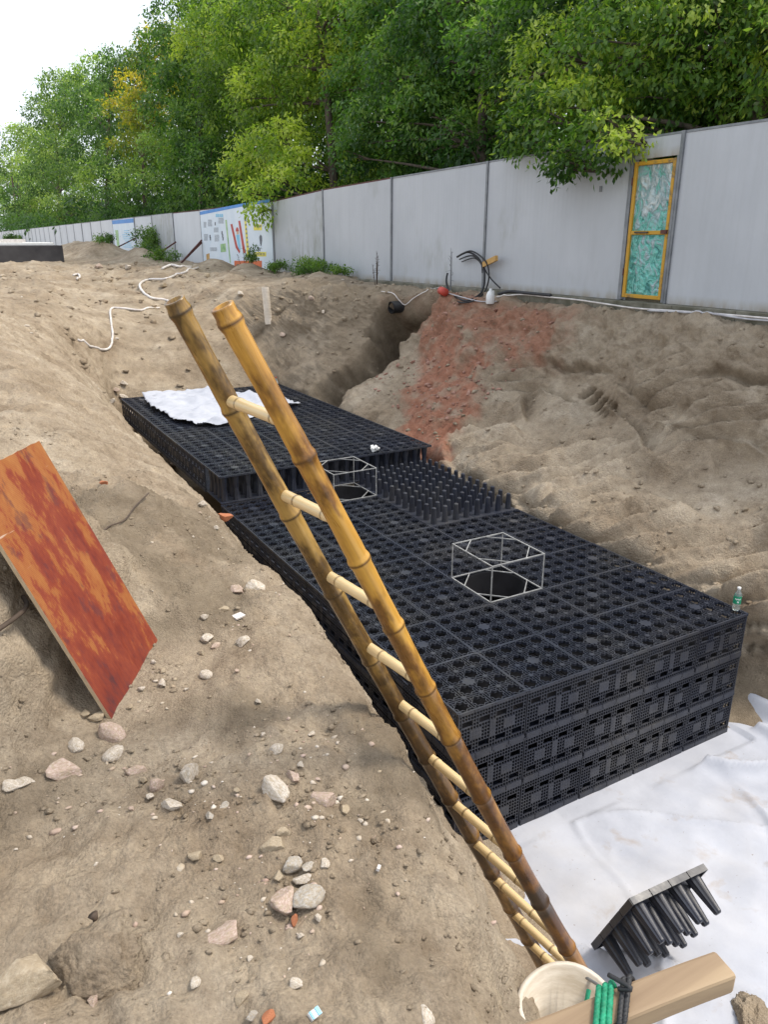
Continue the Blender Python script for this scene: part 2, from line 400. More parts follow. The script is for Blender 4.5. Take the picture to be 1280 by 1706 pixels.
# ------------------------------------------------------------------ ground: one sheet with the trench cut into it
KEYS = {
 -3.0: [(-120,-1.0),(-10,-1.05),(-3,-1.40),(-1.2,-1.48),(-.2,-1.52),(.40,-1.53),(.78,-1.60),(1.30,-2.9),(1.80,-4.28),(6.35,-4.28),(6.6,-3.5),(7.66,-2.4),(8.36,-1.06),(8.60,-.97),(8.80,-.86),(30,-.8),(250,-.8)],
  1.0: [(-120,-1.0),(-10,-1.05),(-3,-1.35),(-1.2,-1.46),(-.2,-1.50),(.44,-1.50),(.875,-1.56),(1.38,-2.8),(1.85,-4.28),(6.35,-4.28),(6.6,-3.5),(7.66,-2.4),(8.36,-1.06),(8.60,-.97),(8.80,-.86),(30,-.8),(250,-.8)],
  2.0: [(-120,-1.0),(-10,-1.05),(-3,-1.30),(-1.2,-1.46),(-.2,-1.50),(.56,-1.48),(1.095,-1.55),(1.55,-2.7),(1.95,-4.28),(6.35,-4.28),(6.6,-3.5),(7.66,-2.4),(8.36,-1.06),(8.60,-.97),(8.80,-.86),(30,-.8),(250,-.8)],
  3.5: [(-120,-1.0),(-10,-1.0),(-3,-1.08),(-1.2,-1.12),(-.2,-1.18),(.58,-1.36),(1.22,-1.60),(1.72,-2.6),(2.15,-4.28),(6.30,-4.28),(6.55,-3.4),(7.64,-2.4),(8.36,-1.06),(8.60,-.97),(8.80,-.86),(30,-.8),(250,-.8)],
  5.0: [(-120,-1.0),(-10,-.98),(-3,-1.0),(-1.2,-1.0),(-.2,-1.02),(.50,-1.18),(1.24,-1.64),(1.92,-2.64),(2.32,-4.28),(5.66,-4.28),(5.78,-3.08),(7.56,-2.34),(8.36,-1.06),(8.60,-.97),(8.80,-.86),(30,-.8),(250,-.8)],
  9.0: [(-120,-1.0),(-10,-.98),(-3,-1.0),(-1.2,-.98),(-.2,-1.0),(.50,-1.14),(1.26,-1.68),(2.0,-2.72),(2.34,-4.28),(5.62,-4.28),(5.70,-3.0),(7.42,-2.26),(8.30,-1.06),(8.60,-.97),(8.80,-.87),(30,-.8),(250,-.8)],
 12.3: [(-120,-1.0),(-10,-.98),(-3,-1.0),(-1.2,-.98),(-.2,-1.0),(.55,-1.08),(1.30,-1.55),(2.0,-2.55),(2.36,-4.28),(5.60,-4.28),(5.68,-2.9),(7.05,-2.05),(8.05,-1.06),(8.60,-.97),(8.80,-.88),(30,-.8),(250,-.8)],
 13.9: [(-120,-1.0),(-10,-.98),(-3,-1.0),(-1.2,-.98),(-.2,-1.0),(.60,-1.05),(1.35,-1.45),(2.1,-2.4),(2.42,-4.28),(5.60,-4.28),(5.66,-2.8),(6.45,-1.85),(7.10,-1.06),(8.60,-.97),(8.80,-.88),(30,-.8),(250,-.8)],
 14.7: [(-120,-1.0),(-10,-.98),(-3,-1.0),(-1.2,-.98),(-.2,-1.0),(.60,-1.02),(1.5,-1.35),(2.2,-2.1),(2.65,-2.78),(5.4,-2.82),(5.7,-2.6),(6.2,-1.7),(6.85,-1.04),(8.60,-.97),(8.80,-.89),(30,-.8),(250,-.8)],
 15.6: [(-120,-1.0),(-10,-.98),(-3,-1.0),(-1.2,-.98),(-.2,-1.0),(.65,-1.0),(1.6,-1.2),(2.35,-1.6),(2.9,-1.95),(5.0,-1.95),(5.5,-1.75),(6.0,-1.35),(6.6,-1.03),(8.60,-.95),(8.80,-.90),(30,-.8),(250,-.8)],
 17.0: [(-120,-1.0),(-10,-.98),(-3,-1.0),(-1.2,-.98),(-.2,-1.0),(.70,-1.0),(1.7,-1.10),(2.5,-1.32),(3.2,-1.52),(4.7,-1.50),(5.2,-1.38),(5.75,-1.14),(6.3,-.98),(8.62,-.92),(8.80,-.90),(30,-.8),(250,-.8)],
 20.0: [(-120,-1.0),(-10,-.98),(-3,-1.0),(-1.2,-.98),(-.2,-1.0),(.80,-.98),(1.9,-1.0),(2.7,-1.08),(3.4,-1.2),(4.6,-1.15),(5.1,-1.05),(5.75,-1.0),(6.3,-.95),(8.62,-.92),(8.80,-.91),(30,-.8),(250,-.8)],
 26.0: [(-120,-1.0),(-10,-.98),(-3,-.98),(-1.2,-.97),(-.2,-.96),(.80,-.95),(1.9,-.94),(2.7,-.95),(3.4,-.96),(4.6,-.96),(5.1,-.94),(5.75,-.93),(6.3,-.93),(8.62,-.93),(8.80,-.92),(30,-.8),(250,-.8)],
 400.: [(-120,-1.0),(-10,-.98),(-3,-.98),(-1.2,-.97),(-.2,-.96),(.80,-.95),(1.9,-.94),(2.7,-.95),(3.4,-.96),(4.6,-.96),(5.1,-.94),(5.75,-.93),(6.3,-.93),(8.62,-.93),(8.80,-.92),(30,-.8),(250,-.8)],
}
SEG = [6, 12, 26, 46, 56, 56, 50, 26, 16, 18, 110, 84, 16, 4, 8, 6]
def build_ground():
    Y = np.concatenate([np.arange(-3, .4, .12), np.arange(.4, 4.4, .019), np.arange(4.4, 9, .025), np.arange(9, 15.5, .046),
                        np.arange(15.5, 30, .12), np.arange(30, 80, 1.0), np.arange(80, 401, 10.0)])
    ky = np.array(sorted(KEYS)); kp = np.array([KEYS[k] for k in ky])            # (K,17,2)
    P = np.stack([[np.interp(Y, ky, kp[:, j, c]) for j in range(17)] for c in (0, 1)], -1)   # (17,NY,2)
    tt = np.concatenate([np.linspace(j, j + 1, n, endpoint=False) for j, n in enumerate(SEG)] + [[16.0]])
    j0 = np.minimum(tt.astype(int), 15); ft = (tt - j0)[:, None, None]
    G = P[j0] * (1 - ft) + P[j0 + 1] * ft                                        # (NX,NY,2)
    def smooth(A, it, ax):
        for _ in range(it):
            B = A.copy()
            if ax == 0: B[1:-1] = .25*A[:-2] + .5*A[1:-1] + .25*A[2:]
            else: B[:, 1:-1] = .25*A[:, :-2] + .5*A[:, 1:-1] + .25*A[:, 2:]
            A = B
        return A
    G = smooth(G, 60, 0)
    G = smooth(G, 40, 1)
    X, Z = G[..., 0], G[..., 1].copy(); Yg = np.broadcast_to(Y[None, :], X.shape).copy()
    # heap of soil on the left that the board leans on
    s = (X - .24) * -.836 + (Yg - 2.336) * .549
    q = (X - .24) * .549 + (Yg - 2.336) * .836
    hz = -.80 - .27 * sstep(.7, 3.0, s)
    w = sstep(.10, .50, s) * (1 - sstep(2.2, 4.5, s)) * (1 - sstep(.4, 1.2, q)) * sstep(-1.15, -.35, q)
    Z = Z + np.maximum(hz - Z, 0) * w
    for hx, hy, hr, hh in ((6.9, 41, 2.6, .75), (5.6, 44, 2.2, .55), (7.3, 35, 1.6, .45), (7.6, 25.5, 1.1, .35), (7.9, 22.6, .7, .28)):
        Z = Z + hh*np.exp(-(((X-hx)/(hr*.55))**2 + ((Yg-hy)/hr)**2))
    # low bulge of spoil between board and trench edge
    Z = Z + .13 * np.exp(-(((X - .62) / .28)**2 + ((Yg - 3.75) / .55)**2))
    fb = sum(np.exp(-(((X-bx)**2+(Yg-by)**2)/.16**2)) for bx, by in ((.24, 2.32), (.37, 2.5), (.50, 2.70), (.60, 2.62), (.45, 2.45)))
    Z = Z - .05*np.clip(fb, 0, 1) - .13*np.exp(-(((X-.93)/.17)**2+((Yg-.92)/.22)**2))
    V = np.stack([X, Yg, Z], -1)
    # normals of the smooth surface
    du = np.gradient(V, axis=0); dv = np.gradient(V, axis=1)
    N = np.cross(du, dv); N /= np.linalg.norm(N, axis=-1, keepdims=True) + 1e-9
    T = np.broadcast_to(tt[:, None], X.shape)
    floor = sstep(7.6, 8.0, T) * (1 - sstep(9.0, 9.5, T)) * (1 - sstep(13.9, 14.6, Yg))
    right = sstep(9.2, 9.9, T) * (1 - sstep(12.2, 13.0, T)) * (1 - sstep(15.5, 18, Yg))
    bank = sstep(5.7, 6.4, T) * (1 - sstep(7.5, 8.2, T)) * (1 - sstep(15, 18, Yg))
    far = sstep(13.5, 17, Yg) * (1 - sstep(60, 120, Yg))
    p = V
    d_ground = .055*fbm(p*1.3, 3) + .026*fbm(p*5.5, 3) + .013*fbm(p*19, 3, .6) + .010*np.maximum(ridged(p*9, 2) - .4, 0)
    lump = sstep(.05, .5, fbm(p*1.7 + 40, 2))
    d_ground += .0045*fbm(p*42, 2, .6)*sstep(-.3, .3, fbm(p*2.3+70, 2)) + .0035*ridged(p*26, 1)
    d_ground += lump * (.022*np.maximum(fbm(p*11+5, 3, .6), -.2) + .013*np.abs(pn(p*31)))
    d_far = .16*fbm(p*.55, 4) + .05*fbm(p*2.3, 3) + .025*ridged(p*3.7, 2)
    # right wall: bucket-tooth gouges, crumbling ledges
    wq = p + .06*np.stack([fbm(p*1.0+3, 3), fbm(p*1.0+7, 3), fbm(p*1.0+11, 3)], -1)
    low = 1 - sstep(-2.15, -1.35, Z + .35*pn(p*.9))
    yl = sstep(9.3, 11.0, Yg)
    d_wall = .12*fbm(p*.8, 2) + (.014+.02*(1-low))*fbm(p*3, 3) + (.009+.012*(1-low))*fbm(p*12, 3, .65) + .006*fbm(p*34, 2)
    def saw(q, k=.82):
        f = q - np.floor(q); return np.where(f < k, f/k, (1-f)/(1-k))
    K9 = .90
    s1 = saw((wq[..., 2]*3.2 + wq[..., 1]*2.3)*1.25, K9); s2 = saw((wq[..., 2]*4.2 + wq[..., 1]*1.5)*1.1 + .3, K9); s3 = saw(wq[..., 2]*3.6 - wq[..., 1]*1.0 + .2, K9)
    w1 = sstep(-.25, .1, pn(p*.75+31)); w3 = sstep(.12, .4, pn(p*.9+77))
    st_ = (s1*w1 + s2*(1-w1))*(1-w3) + s3*w3
    d_wall += low*(1-yl)*sstep(-.55, -.15, pn(p*1.1+12))*.22*st_
    d_wall += (1-low)*(.06*ridged(p*2.6, 3) + .03*np.maximum(fbm(p*9+3, 3, .65), -.1) + .05*saw(wq[..., 2]*3.3 + 1.2*wq[..., 1])*sstep(0, .4, pn(p*1.2+5)))
    d_wall += yl*(1-sstep(12.0, 12.4, Yg))*.05*ridged(wq*np.array([1.2, 3.2, 1.1]), 3) + yl*.07*fbm(p*2.2+33, 3)
    # collapsed hollow at the far end of the right wall, plus tooth holes
    gy = Yg + .25*pn(p*1.4) + .10*pn(p*5)
    hol = sstep(12.35, 12.5, gy) * (1 - sstep(13.0, 13.3, gy)) * sstep(9.6, 10.4, T) * (1 - sstep(11.75, 12.05, T))
    d_wall -= 1.5*hol*(.85+.3*pn(p*2.2))
    for k in range(5):
        hy, hzv = 8.02 - .165*k, -2.02 - .045*k
        d_wall -= .38*np.exp(-(((Yg-hy+.5*(Z-hzv))/.052)**4 + ((Z-hzv)/.075)**4))*(T > 9.5)
    d_wall -= .24*np.exp(-(((Yg-6.9)/.17)**2 + ((Z+2.08)/.11)**2))*(T > 9.5)
    d_wall -= .22*np.exp(-((Z+1.50-.10*pn(p*2)+.12*(Yg-5.6))/.05)**2)*(1-sstep(6.1, 6.7, Yg+.3*pn(p*3)))*(T > 9.5)
    d_wall -= .15*np.exp(-((Z+1.78-.12*pn(p*1.7+4))/.045)**2)*sstep(7.6, 8.0, Yg+.4*pn(p*2+2))*(1-sstep(8.8, 9.2, Yg))*(T > 9.5)
    d_bank = .05*fbm(p*1.5, 3) + .026*fbm(p*6, 3) + .012*fbm(p*20, 3, .6) + .02*ridged(p*3.5, 2)
    dist = sstep(30, 90, Yg)
    d = d_ground*(1-far)*(1-right)*(1-bank) + d_wall*right + d_bank*bank*(1-right) + (d_far + .4*d_ground)*far*(1-right)*(1-bank)
    edge = sstep(12.6, 13.0, T)                                                   # calm strip under the hoarding
    d = d*(1-floor)*(1-dist)*(1-.85*edge)*(1-.8*np.clip(fb, 0, 1))
    V = V + N*d[..., None]
    # soil colour masks: brick dust, damp, and shade painted into the hollow
    n1 = fbm(p*1.6 + 21, 4, .6)
    yy = Yg + .35*n1
    brick = right*(sstep(8.6, 9.4, yy)*(1-sstep(11.8, 12.4, yy))*sstep(-2.0, -1.5, Z+.3*n1) + sstep(-.95, -.5, yy-9.7-1.6*(Z+2.8))*(1-sstep(.55, 1.0, yy-9.7-1.6*(Z+2.8))))
    brick = .9*np.clip(brick, 0, 1)*np.clip(.95+.8*fbm(p*4+9, 3), .15, 1)*sstep(-.95, -1.15, Z)
    damp_shade = np.clip(.22*right*(1-low)*(1-sstep(7.5, 9.0, Yg)*0) + .9*hol + .45*right*sstep(12.0, 12.6, Yg) + .35*far*sstep(-.1, .4, n1)*(Yg < 40)
                   + .8*sstep(.02, .5, fbm(p*1.1+60, 4))*(1-right)*(Yg < 5) + .6*sstep(12.4, 13.0, T)*(Yg < 40)
                   + .6*sstep(.2, -.7, Yg-1.0+.6*n1)*(X > .1)*(1-right), 0, .92)
    nx, ny = X.shape
    idx = np.arange(nx*ny).reshape(nx, ny)
    quads = np.stack([idx[:-1, :-1], idx[1:, :-1], idx[1:, 1:], idx[:-1, 1:]], -1).reshape(-1, 4)
    me = npmesh('ground', V.reshape(-1, 3), quads, {'brick_dust': ('POINT', brick), 'damp_shade': ('POINT', damp_shade)}, smooth=True)
    o = link('ground', me, None, M['soil']); tag(o, kind='structure')
    return V.reshape(-1, 3), quads
GV, GQ = build_ground()
BVH = BVHTree.FromPolygons(GV.tolist(), GQ.tolist())
def hit(px, py):
    r = ray(px, py).normalized()
    loc, nor, i, dist = BVH.ray_cast(Vector((0, 0, 0)), r)
    if loc is None: loc = atz(px, py, -1.0); nor = Vector((0, 0, 1))
    if nor.z < 0: nor = -nor
    return loc, nor
def drop(x, y, z0=3.0):
    loc, nor, i, dist = BVH.ray_cast(Vector((x, y, z0)), Vector((0, 0, -1)))
    return loc.z if loc is not None else -.85
#@@PART2
# ------------------------------------------------------------------ white sheet on the trench floor
def build_sheet():
    xs = np.linspace(1.75, 6.95, 210); ys = np.linspace(-1.3, 4.1, 210)
    X, Yg = np.meshgrid(xs, ys, indexing='ij')
    p = np.stack([X, Yg, np.zeros_like(X)], -1)
    h = -4.20 + .018*fbm(p*1.2, 3)
    a1 = X*.55 + Yg*.83 + .25*pn(p*.7); a2 = X*.88 - Yg*.47 + .3*pn(p*.6+5); a3 = X*.2+Yg*.98+.2*pn(p*.9+9)
    for a, c, wd, am in ((a1, 3.55, .035, .05), (a1, 4.9, .03, .035), (a2, 1.55, .03, .045), (a2, 2.9, .04, .05), (a2, 4.15, .03, .05), (a3, 1.2, .025, .03), (a1, 5.6, .05, .06)):
        h += 1.9*am*np.exp(-np.abs((a-c)/(wd*.75))**1.2)*(.6+.6*pn(p*1.1+c))
    h += .030*ridged(p*1.1+3, 2)*sstep(0, .6, pn(p*.5+2)+.3) + .012*ridged(np.stack([X*2.6+Yg*1.2, Yg*.8-X*.3, X*0], -1), 2)
    climb = sstep(6.05, 6.9, X + .15*pn(p*1.3)); h += .50*climb
    h += .14*np.exp(-((X-6.02-.1*pn(p*.9))/.10)**2) + .07*np.exp(-((X-5.78-.08*pn(p*1.3))/.05)**2)*(Yg < 3.55)
    h += .35*(1-sstep(1.75, 2.05, X))
    under = sstep(3.45, 3.6, Yg)*(X < 5.62)*(X > 2.45)
    h = np.where(under > 0, np.minimum(h, -4.185), h)
    V = np.stack([X, Yg, h], -1)
    nx, ny = X.shape; idx = np.arange(nx*ny).reshape(nx, ny)
    q = np.stack([idx[:-1, :-1], idx[1:, :-1], idx[1:, 1:], idx[:-1, 1:]], -1).reshape(-1, 4)
    me = npmesh('floor_sheet', V.reshape(-1, 3), q, smooth=True)
    o = link('floor_sheet', me, None, M['sheet'])
    so = o.modifiers.new('thick', 'SOLIDIFY'); so.thickness = .004; so.offset = -1
    tag(o, 'large white fabric sheet with folds and mud stains lining the trench floor', 'sheet')
build_sheet()

# ------------------------------------------------------------------ black plastic lattice crates
W, D, H, HU = .60, .62, .39, .35
CX0, CY0, ALPHA = 2.545, 3.60, R(.9)
ZT, ZU = -3.0, -2.65
def cpos(x, y, z):
    ca, sa = math.cos(ALPHA), math.sin(ALPHA)
    return Vector((CX0 + x*ca - y*sa, CY0 + x*sa + y*ca, z))
def prism(mb, outer, inner, z0, z1):
    n = len(outer); b = len(mb.v)
    for pts, z in ((outer, z1), (inner, z1), (outer, z0), (inner, z0)):
        mb.v += [(x, y, z) for x, y in pts]
    for i in range(n):
        j = (i + 1) % n
        mb.f += [(b+i, b+j, b+n+j, b+n+i), (b+n+i, b+n+j, b+3*n+j, b+3*n+i), (b+j, b+i, b+2*n+i, b+2*n+j)]
def disc(mb, pts, z0, z1):
    n = len(pts); b = len(mb.v)
    mb.v += [(x, y, z1) for x, y in pts] + [(x, y, z0) for x, y in pts]
    mb.f.append(tuple(b+i for i in range(n)))
    for i in range(n):
        j = (i+1) % n; mb.f.append((b+j, b+i, b+n+i, b+n+j))
def lattice_top():
    mb = MB(); t = .022; cw, cd = W/4, D/4
    for i in range(4):
        for j in range(4):
            cx, cy = (i+.5)*cw, (j+.5)*cd
            inn, out = [], []
            for k in range(16):
                a = 2*math.pi*k/16
                ri = .0605 if k % 2 == 0 else .0440
                ro = ri + .0068
                inn.append((cx+ri*math.cos(a), cy+ri*math.sin(a))); out.append((cx+ro*math.cos(a), cy+ro*math.sin(a)))
            prism(mb, out, inn, -t, -.0010)
            for k in range(4):
                a = math.pi/4 + k*math.pi/2
                c, s = math.cos(a), math.sin(a)
                for off in (-.013, .013):
                    p0 = Vector((cx+c*.062-s*off, cy+s*.062+c*off, -.009)); p1 = Vector((cx+c*.099-s*off, cy+s*.099+c*off, -.009))
                    mb.bar(p0, p1, .0045, .012)
    for i in range(5):
        x = i*cw
        if i in (0, 4): mb.box((.0065 if i == 0 else W-.0065, D/2, -t/2-.0005), (.010, D-.003, t))
        else:
            for o in (-.0095, .0095): mb.box((x+o, D/2, -.0075), (.0050, D-.03, .014))
    for j in range(5):
        y = j*cd
        if j in (0, 4): mb.box((W/2, .0065 if j == 0 else D-.0065, -t/2-.0018), (W-.024, .010, t))
        else:
            for o in (-.0095, .0095): mb.box((W/2, y+o, -.0088), (W-.03, .0050, .014))
    for i in range(1, 4):
        for j in range(1, 4):
            big = (i == 2 and j == 2); pts = []
            for k in range(16):
                a = 2*math.pi*k/16
                r = (.058 if k % 2 == 0 else .043) if big else (.021 if k % 2 == 0 else .016)
                pts.append((i*cw+r*math.cos(a), j*cd+r*math.sin(a)))
            disc(mb, pts, -.014, .0012)
    for x, y in ((.02, .02), (W-.02, .02), (.02, D-.02), (W-.02, D-.02)):
        disc(mb, [(x+.011*math.cos(k*math.pi/4), y+.011*math.sin(k*math.pi/4)) for k in range(8)], -.01, .003)
    return mb.mesh('lattice_plate')
def side_grid(w, h, cols=24, rows=13):
    """panel in the XZ plane, x 0..w, z -h..0, facing -y"""
    mb = MB(); cw, ch = (w-.016)/cols, (h-.03)/rows; x0, th, bw = .008, .012, .0060
    def kind(i, j):
        if not (0 <= i < cols and 0 <= j < rows): return 'E'
        hi = i % 12
        if i in (11, 12) and 4 <= j <= 8: return 'S'
        if 2 <= j <= 3 and (1 <= hi <= 4 or 7 <= hi <= 10): return 'O'
        if 9 <= j <= 10 and (1 <= hi <= 4 or 7 <= hi <= 10): return 'O'
        if 5 <= j <= 7 and 4 <= hi <= 7: return 'S'
        return 'L'
    for i in range(cols+1):
        run = None
        for j in range(rows+1):
            a, b = kind(i-1, j), kind(i, j)
            on = j < rows and not ((a in 'OSE' and b in 'OSE' and a == b) or (a == 'E' and b == 'O') or (a == 'O' and b == 'E'))
            if on and run is None: run = j
            if not on and run is not None:
                mb.box((x0+i*cw, 0, -.022-(run+j)/2*ch), (bw, th, (j-run)*ch)); run = None
    for j in range(rows+1):
        run = None
        for i in range(cols+1):
            a, b = kind(i, j-1), kind(i, j)
            on = i < cols and not (a == b and a in 'OS')
            if on and run is None: run = i
            if not on and run is not None:
                mb.box((x0+(run+i)/2*cw, .0012, -.022-j*ch), ((i-run)*cw, th, bw)); run = None
    for i in range(cols):
        for j in range(rows):
            if kind(i, j) == 'S': mb.box((x0+(i+.5)*cw, .0006, -.022-(j+.5)*ch), (cw-.001, th+.003, ch-.001))
    nb = 4
    for k in range(nb): mb.box((x0+(k+.5)*(w-.016)/nb, -.004, -h+.010), ((w-.016)/nb-.006, .018, .044))
    mb.box((w/2, -.003, -.012), (w-.006, .016, .020))
    return mb.mesh('lattice_side')
def pin_mesh(h, r0, r1, n=10):
    mb = MB(); pr = [(0, r0), (h*.92, r1), (h*.96, r1*.98), (h, r1*.72)]
    for z, r in pr:
        for k in range(n*2):
            a = math.pi*k/n; rr = r*(1.0 if k % 2 == 0 else .90)
            mb.v.append((rr*math.cos(a), rr*math.sin(a), z))
    m = n*2
    for i in range(len(pr)-1):
        for k in range(m): mb.f.append((i*m+k, i*m+(k+1) % m, (i+1)*m+(k+1) % m, (i+1)*m+k))
    mb.f.append(tuple((len(pr)-1)*m+k for k in range(m)))
    return mb.mesh('pin')
def column_mesh(h):
    mb = MB(); n = 16
    for z, r in ((-h, .046), (-h/2, .030), (0, .046)):
        for k in range(n): 
            rr = r*(1 if k % 2 == 0 else .88); mb.v.append((rr*math.cos(2*math.pi*k/n), rr*math.sin(2*math.pi*k/n), z))
    for i in range(2):
        for k in range(n): mb.f.append((i*n+k, i*n+(k+1) % n, (i+1)*n+(k+1) % n, (i+1)*n+k))
    return mb.mesh('column')
ME_TOP = lattice_top()
ME_FRONT, ME_SIDE, ME_SIDEU = side_grid(W, H), side_grid(D, H), side_grid(D, HU)
ME_PIN = pin_mesh(.19, .036, .026); ME_COL = column_mesh(HU-.024)
def plate(d=D, t=.012):
    return MB().box((W/2, d/2, 0), (W-.008, d-.008, t)).mesh('base_plate')
ME_BASE = plate()
ME_BLOCKER = plate(); ME_BLOCKER.materials.append(M['void'])
for me in (ME_TOP, ME_FRONT, ME_SIDE, ME_SIDEU, ME_PIN, ME_COL, ME_BASE): me.materials.append(M['plastic'])
ORD = ['', 'first', 'second', 'third', 'fourth', 'fifth', 'sixth', 'seventh', 'eighth', 'ninth', 'tenth']
ACR = ['leftmost', 'second from left', 'middle', 'second from right', 'rightmost']
def part(name, me, root, loc, rz=0.0, rx=0.0):
    o = bpy.data.objects.new(name, me); COL.objects.link(o); o.parent = root; o.location = loc; o.rotation_euler = (rx, 0, rz); return o
def crate(i, j, ztop, label, group, h=H, top=True, front=False, left=False, right=False, back=False, cols=False, d=D):
    jit = lambda s: random.uniform(-s, s)
    r = empty('lattice_crate', cpos(i*W+jit(.002), j*D+jit(.002), ztop-h+jit(.0015)), ALPHA+jit(.002), label, 'crate', group)
    if top: part('top_plate', ME_TOP, r, (0, 0, h))
    part('base_plate', ME_BASE, r, (0, 0, .008))
    if top and h == H: part('skylight_blocker', ME_BLOCKER, r, (0, .03, h-.20))  # added solid plate: stops skylight so the crate openings stay black
    ms = ME_SIDE if h == H else ME_SIDEU
    if front: part('side_panel', ME_FRONT, r, (0, .012, h-.003))
    if left: part('side_panel', ms, r, (.012, D, h-.003), -math.pi/2)
    if right: part('side_panel', ms, r, (W-.012, 0, h-.003), math.pi/2)
    if back: part('side_panel', ME_FRONT, r, (W, D-.012, h-.003), math.pi)
    if cols:
        for a in range(4):
            for b in range(4): part('column', ME_COL, r, ((a+.5)*W/4, (b+.5)*D/4, h-.022))
    return r
G_LOW, G_UP, G_ST, G_PIN = 'crates of the lower level', 'crates of the raised level', 'crates stacked under the front edge', 'upturned half crates'
for j in range(8):
    for i in range(5):
        if (i, j) in ((2, 2), (2, 7)): continue
        if i >= 3 and j >= 5: continue
        around = lambda a, b: (i+a, j+b) in ((2, 2), (2, 7))
        lab = f'lower-level black lattice crate, {ACR[i]} in the {ORD[j+1]} row from the front' if j else f'black lattice crate at the top of the front face, {ACR[i]}'
        crate(i, j, ZT, lab, G_LOW, front=(j == 0 or around(0, -1)), left=(i == 0 or around(-1, 0)), right=(i == 4 or around(1, 0)), back=around(0, 1))
for lay, nm in ((1, 'middle'), (2, 'bottom')):
    for i in (1, 2, 3): crate(i, 1, ZT-lay*H, f'black crate of the {nm} layer seen through the front face openings, {ACR[i]}', G_ST, front=True)
    for i in range(5):
        crate(i, 0, ZT-lay*H, f'black lattice crate in the {nm} layer of the front face, {ACR[i]}', G_ST, front=True, left=(i == 0), right=(i == 4))
    for j in range(1, 4):
        crate(0, j, ZT-lay*H, f'black crate in the {nm} layer along the left side, {ORD[j]} behind the front corner', G_ST, left=True)
        crate(4, j, ZT-lay*H, f'black crate in the {nm} layer along the right side, {ORD[j]} behind the front corner', G_ST, right=True)
NU = 9
DU = (14.05-8.60)/NU/1.0
ACY = 8
for j in range(NU):
    for i in range(5):
        y = 8*D + j*DU
        lab = f'raised black lattice crate, {ACR[i]} in the {ORD[j+1]} row behind the step'
        r = crate(i, 0, ZU, lab, G_UP, h=HU, front=False, left=(i == 0 and j > 0), right=(i == 4 and j > 0), cols=(j == 0))
        r.location = cpos(i*W+random.uniform(-.002, .002), y, ZU-HU)
        r.scale = (1, DU/D, 1)
# upturned half crates with pins
for j in range(5, 8):
    for i in (3, 4):
        r = empty('pin_crate', cpos(i*W, j*D, ZT-.012), ALPHA, f'upturned black half crate with standing pins, {"left" if i == 3 else "right"} column, {["nearest", "middle", "farthest"][j-5]}', 'crate', G_PIN)
        part('base_plate', ME_BASE, r, (0, 0, 0))
        for a in range(4):
            for b in range(4):
                p = part('pin', ME_PIN, r, ((a+.5)*W/4, (b+.5)*D/4, .006))
    # what the pins stand on
    for i in (3, 4): crate(i, j, ZT-.02, f'black lattice crate beneath the upturned half crates, {"left" if i == 3 else "right"} column, {["nearest", "middle", "farthest"][j-5]}', G_LOW, left=(i == 3), right=(i == 4), front=(j == 5))
# loose half crate lying on the sheet
K = ray(1052, 1502) * 4.30
e1 = Vector((-.012, .221, -.557)).normalized(); e2 = Vector((.599, -.010, -.028)); e2 = (e2 - e1*e1.dot(e2)).normalized()
n = e1.cross(e2)
if n.y > 0: n = -n
r = empty('pin_crate', K, 0, 'loose black half crate with ribbed pins tipped over on the white sheet', 'crate', G_PIN)
Mx = Matrix((e2, e1, n)).transposed().to_4x4(); Mx.translation = K; r.matrix_world = Mx
mb = MB()
mb.box((.30, .30, 0), (.596, .596, .006))
for k in range(4):
    for sx, sy in ((0, 1), (1, 1)):
        mb.box((.0755+k*.1497, sy*.59+.005, 0), (.143, .012, .040)); mb.box((sx*0+.005 if sx == 0 else .595, .0755+k*.1497, .0008), (.012, .143, .040))
    mb.box((.0755+k*.1497, .005, .0004), (.143, .012, .040))
mb.build('base_plate', M['plastic'], r)
ME_PIN2 = pin_mesh(.225, .046, .025); ME_PIN2.materials.append(M['plastic'])
for a in range(4):
    for b in range(4): part('pin', ME_PIN2, r, ((a+.5)*.15, (b+.5)*.15, .004))
# manhole frames
def manhole(i, j, h, label):
    r = empty('manhole_frame', cpos(i*W, j*D, ZT), ALPHA, label, 'frame', 'pale manhole frames')
    mb = MB(); n = 28
    for z, rr in ((-.006, .285), (-.008, .262), (-1.15, .262), (-1.16, 0.0)):
        for k in range(n): mb.v.append((W/2+rr*math.cos(6.2832*k/n), D/2+rr*math.sin(6.2832*k/n), z))
    for q in range(3):
        for k in range(n): mb.f.append((q*n+k, q*n+(k+1) % n, (q+1)*n+(k+1) % n, (q+1)*n+k))
    mb.build('shaft_liner', M['void'], r, True)
    for z in (.004, h):
        b = MB(); t = .0095
        c = [(.01, .01), (W-.01, .01), (W-.01, D-.01), (.01, D-.01)]
        for k in range(4):
            p, q = c[k], c[(k+1) % 4]
            ext = .006 if k % 2 == 0 else -.0065
            d = (Vector((*q, 0))-Vector((*p, 0))).normalized()
            b.bar(Vector((*p, z))-d*ext, Vector((*q, z))+d*ext, t)
        L = .20
        for (x, y), (dx, dy) in zip(c, ((1, 1), (-1, 1), (-1, -1), (1, -1))):
            b.bar((x+dx*L, y+dy*.006, z-.001), (x+dx*.006, y+dy*L, z-.001), .0085, .008)
        b.build('square_rim', M['frame'], r)
    for x, y in ((.01, .01), (W-.01, .01), (W-.01, D-.01), (.01, D-.01)):
        MB().box((x, y, h/2+.002), (.0092, .0092, h-.014)).build('post', M['frame'], r)
manhole(2, 2, .345, 'pale openwork manhole frame in the middle of the lower level')
manhole(2, 7, .355, 'pale openwork manhole frame against the step, behind the ladder')

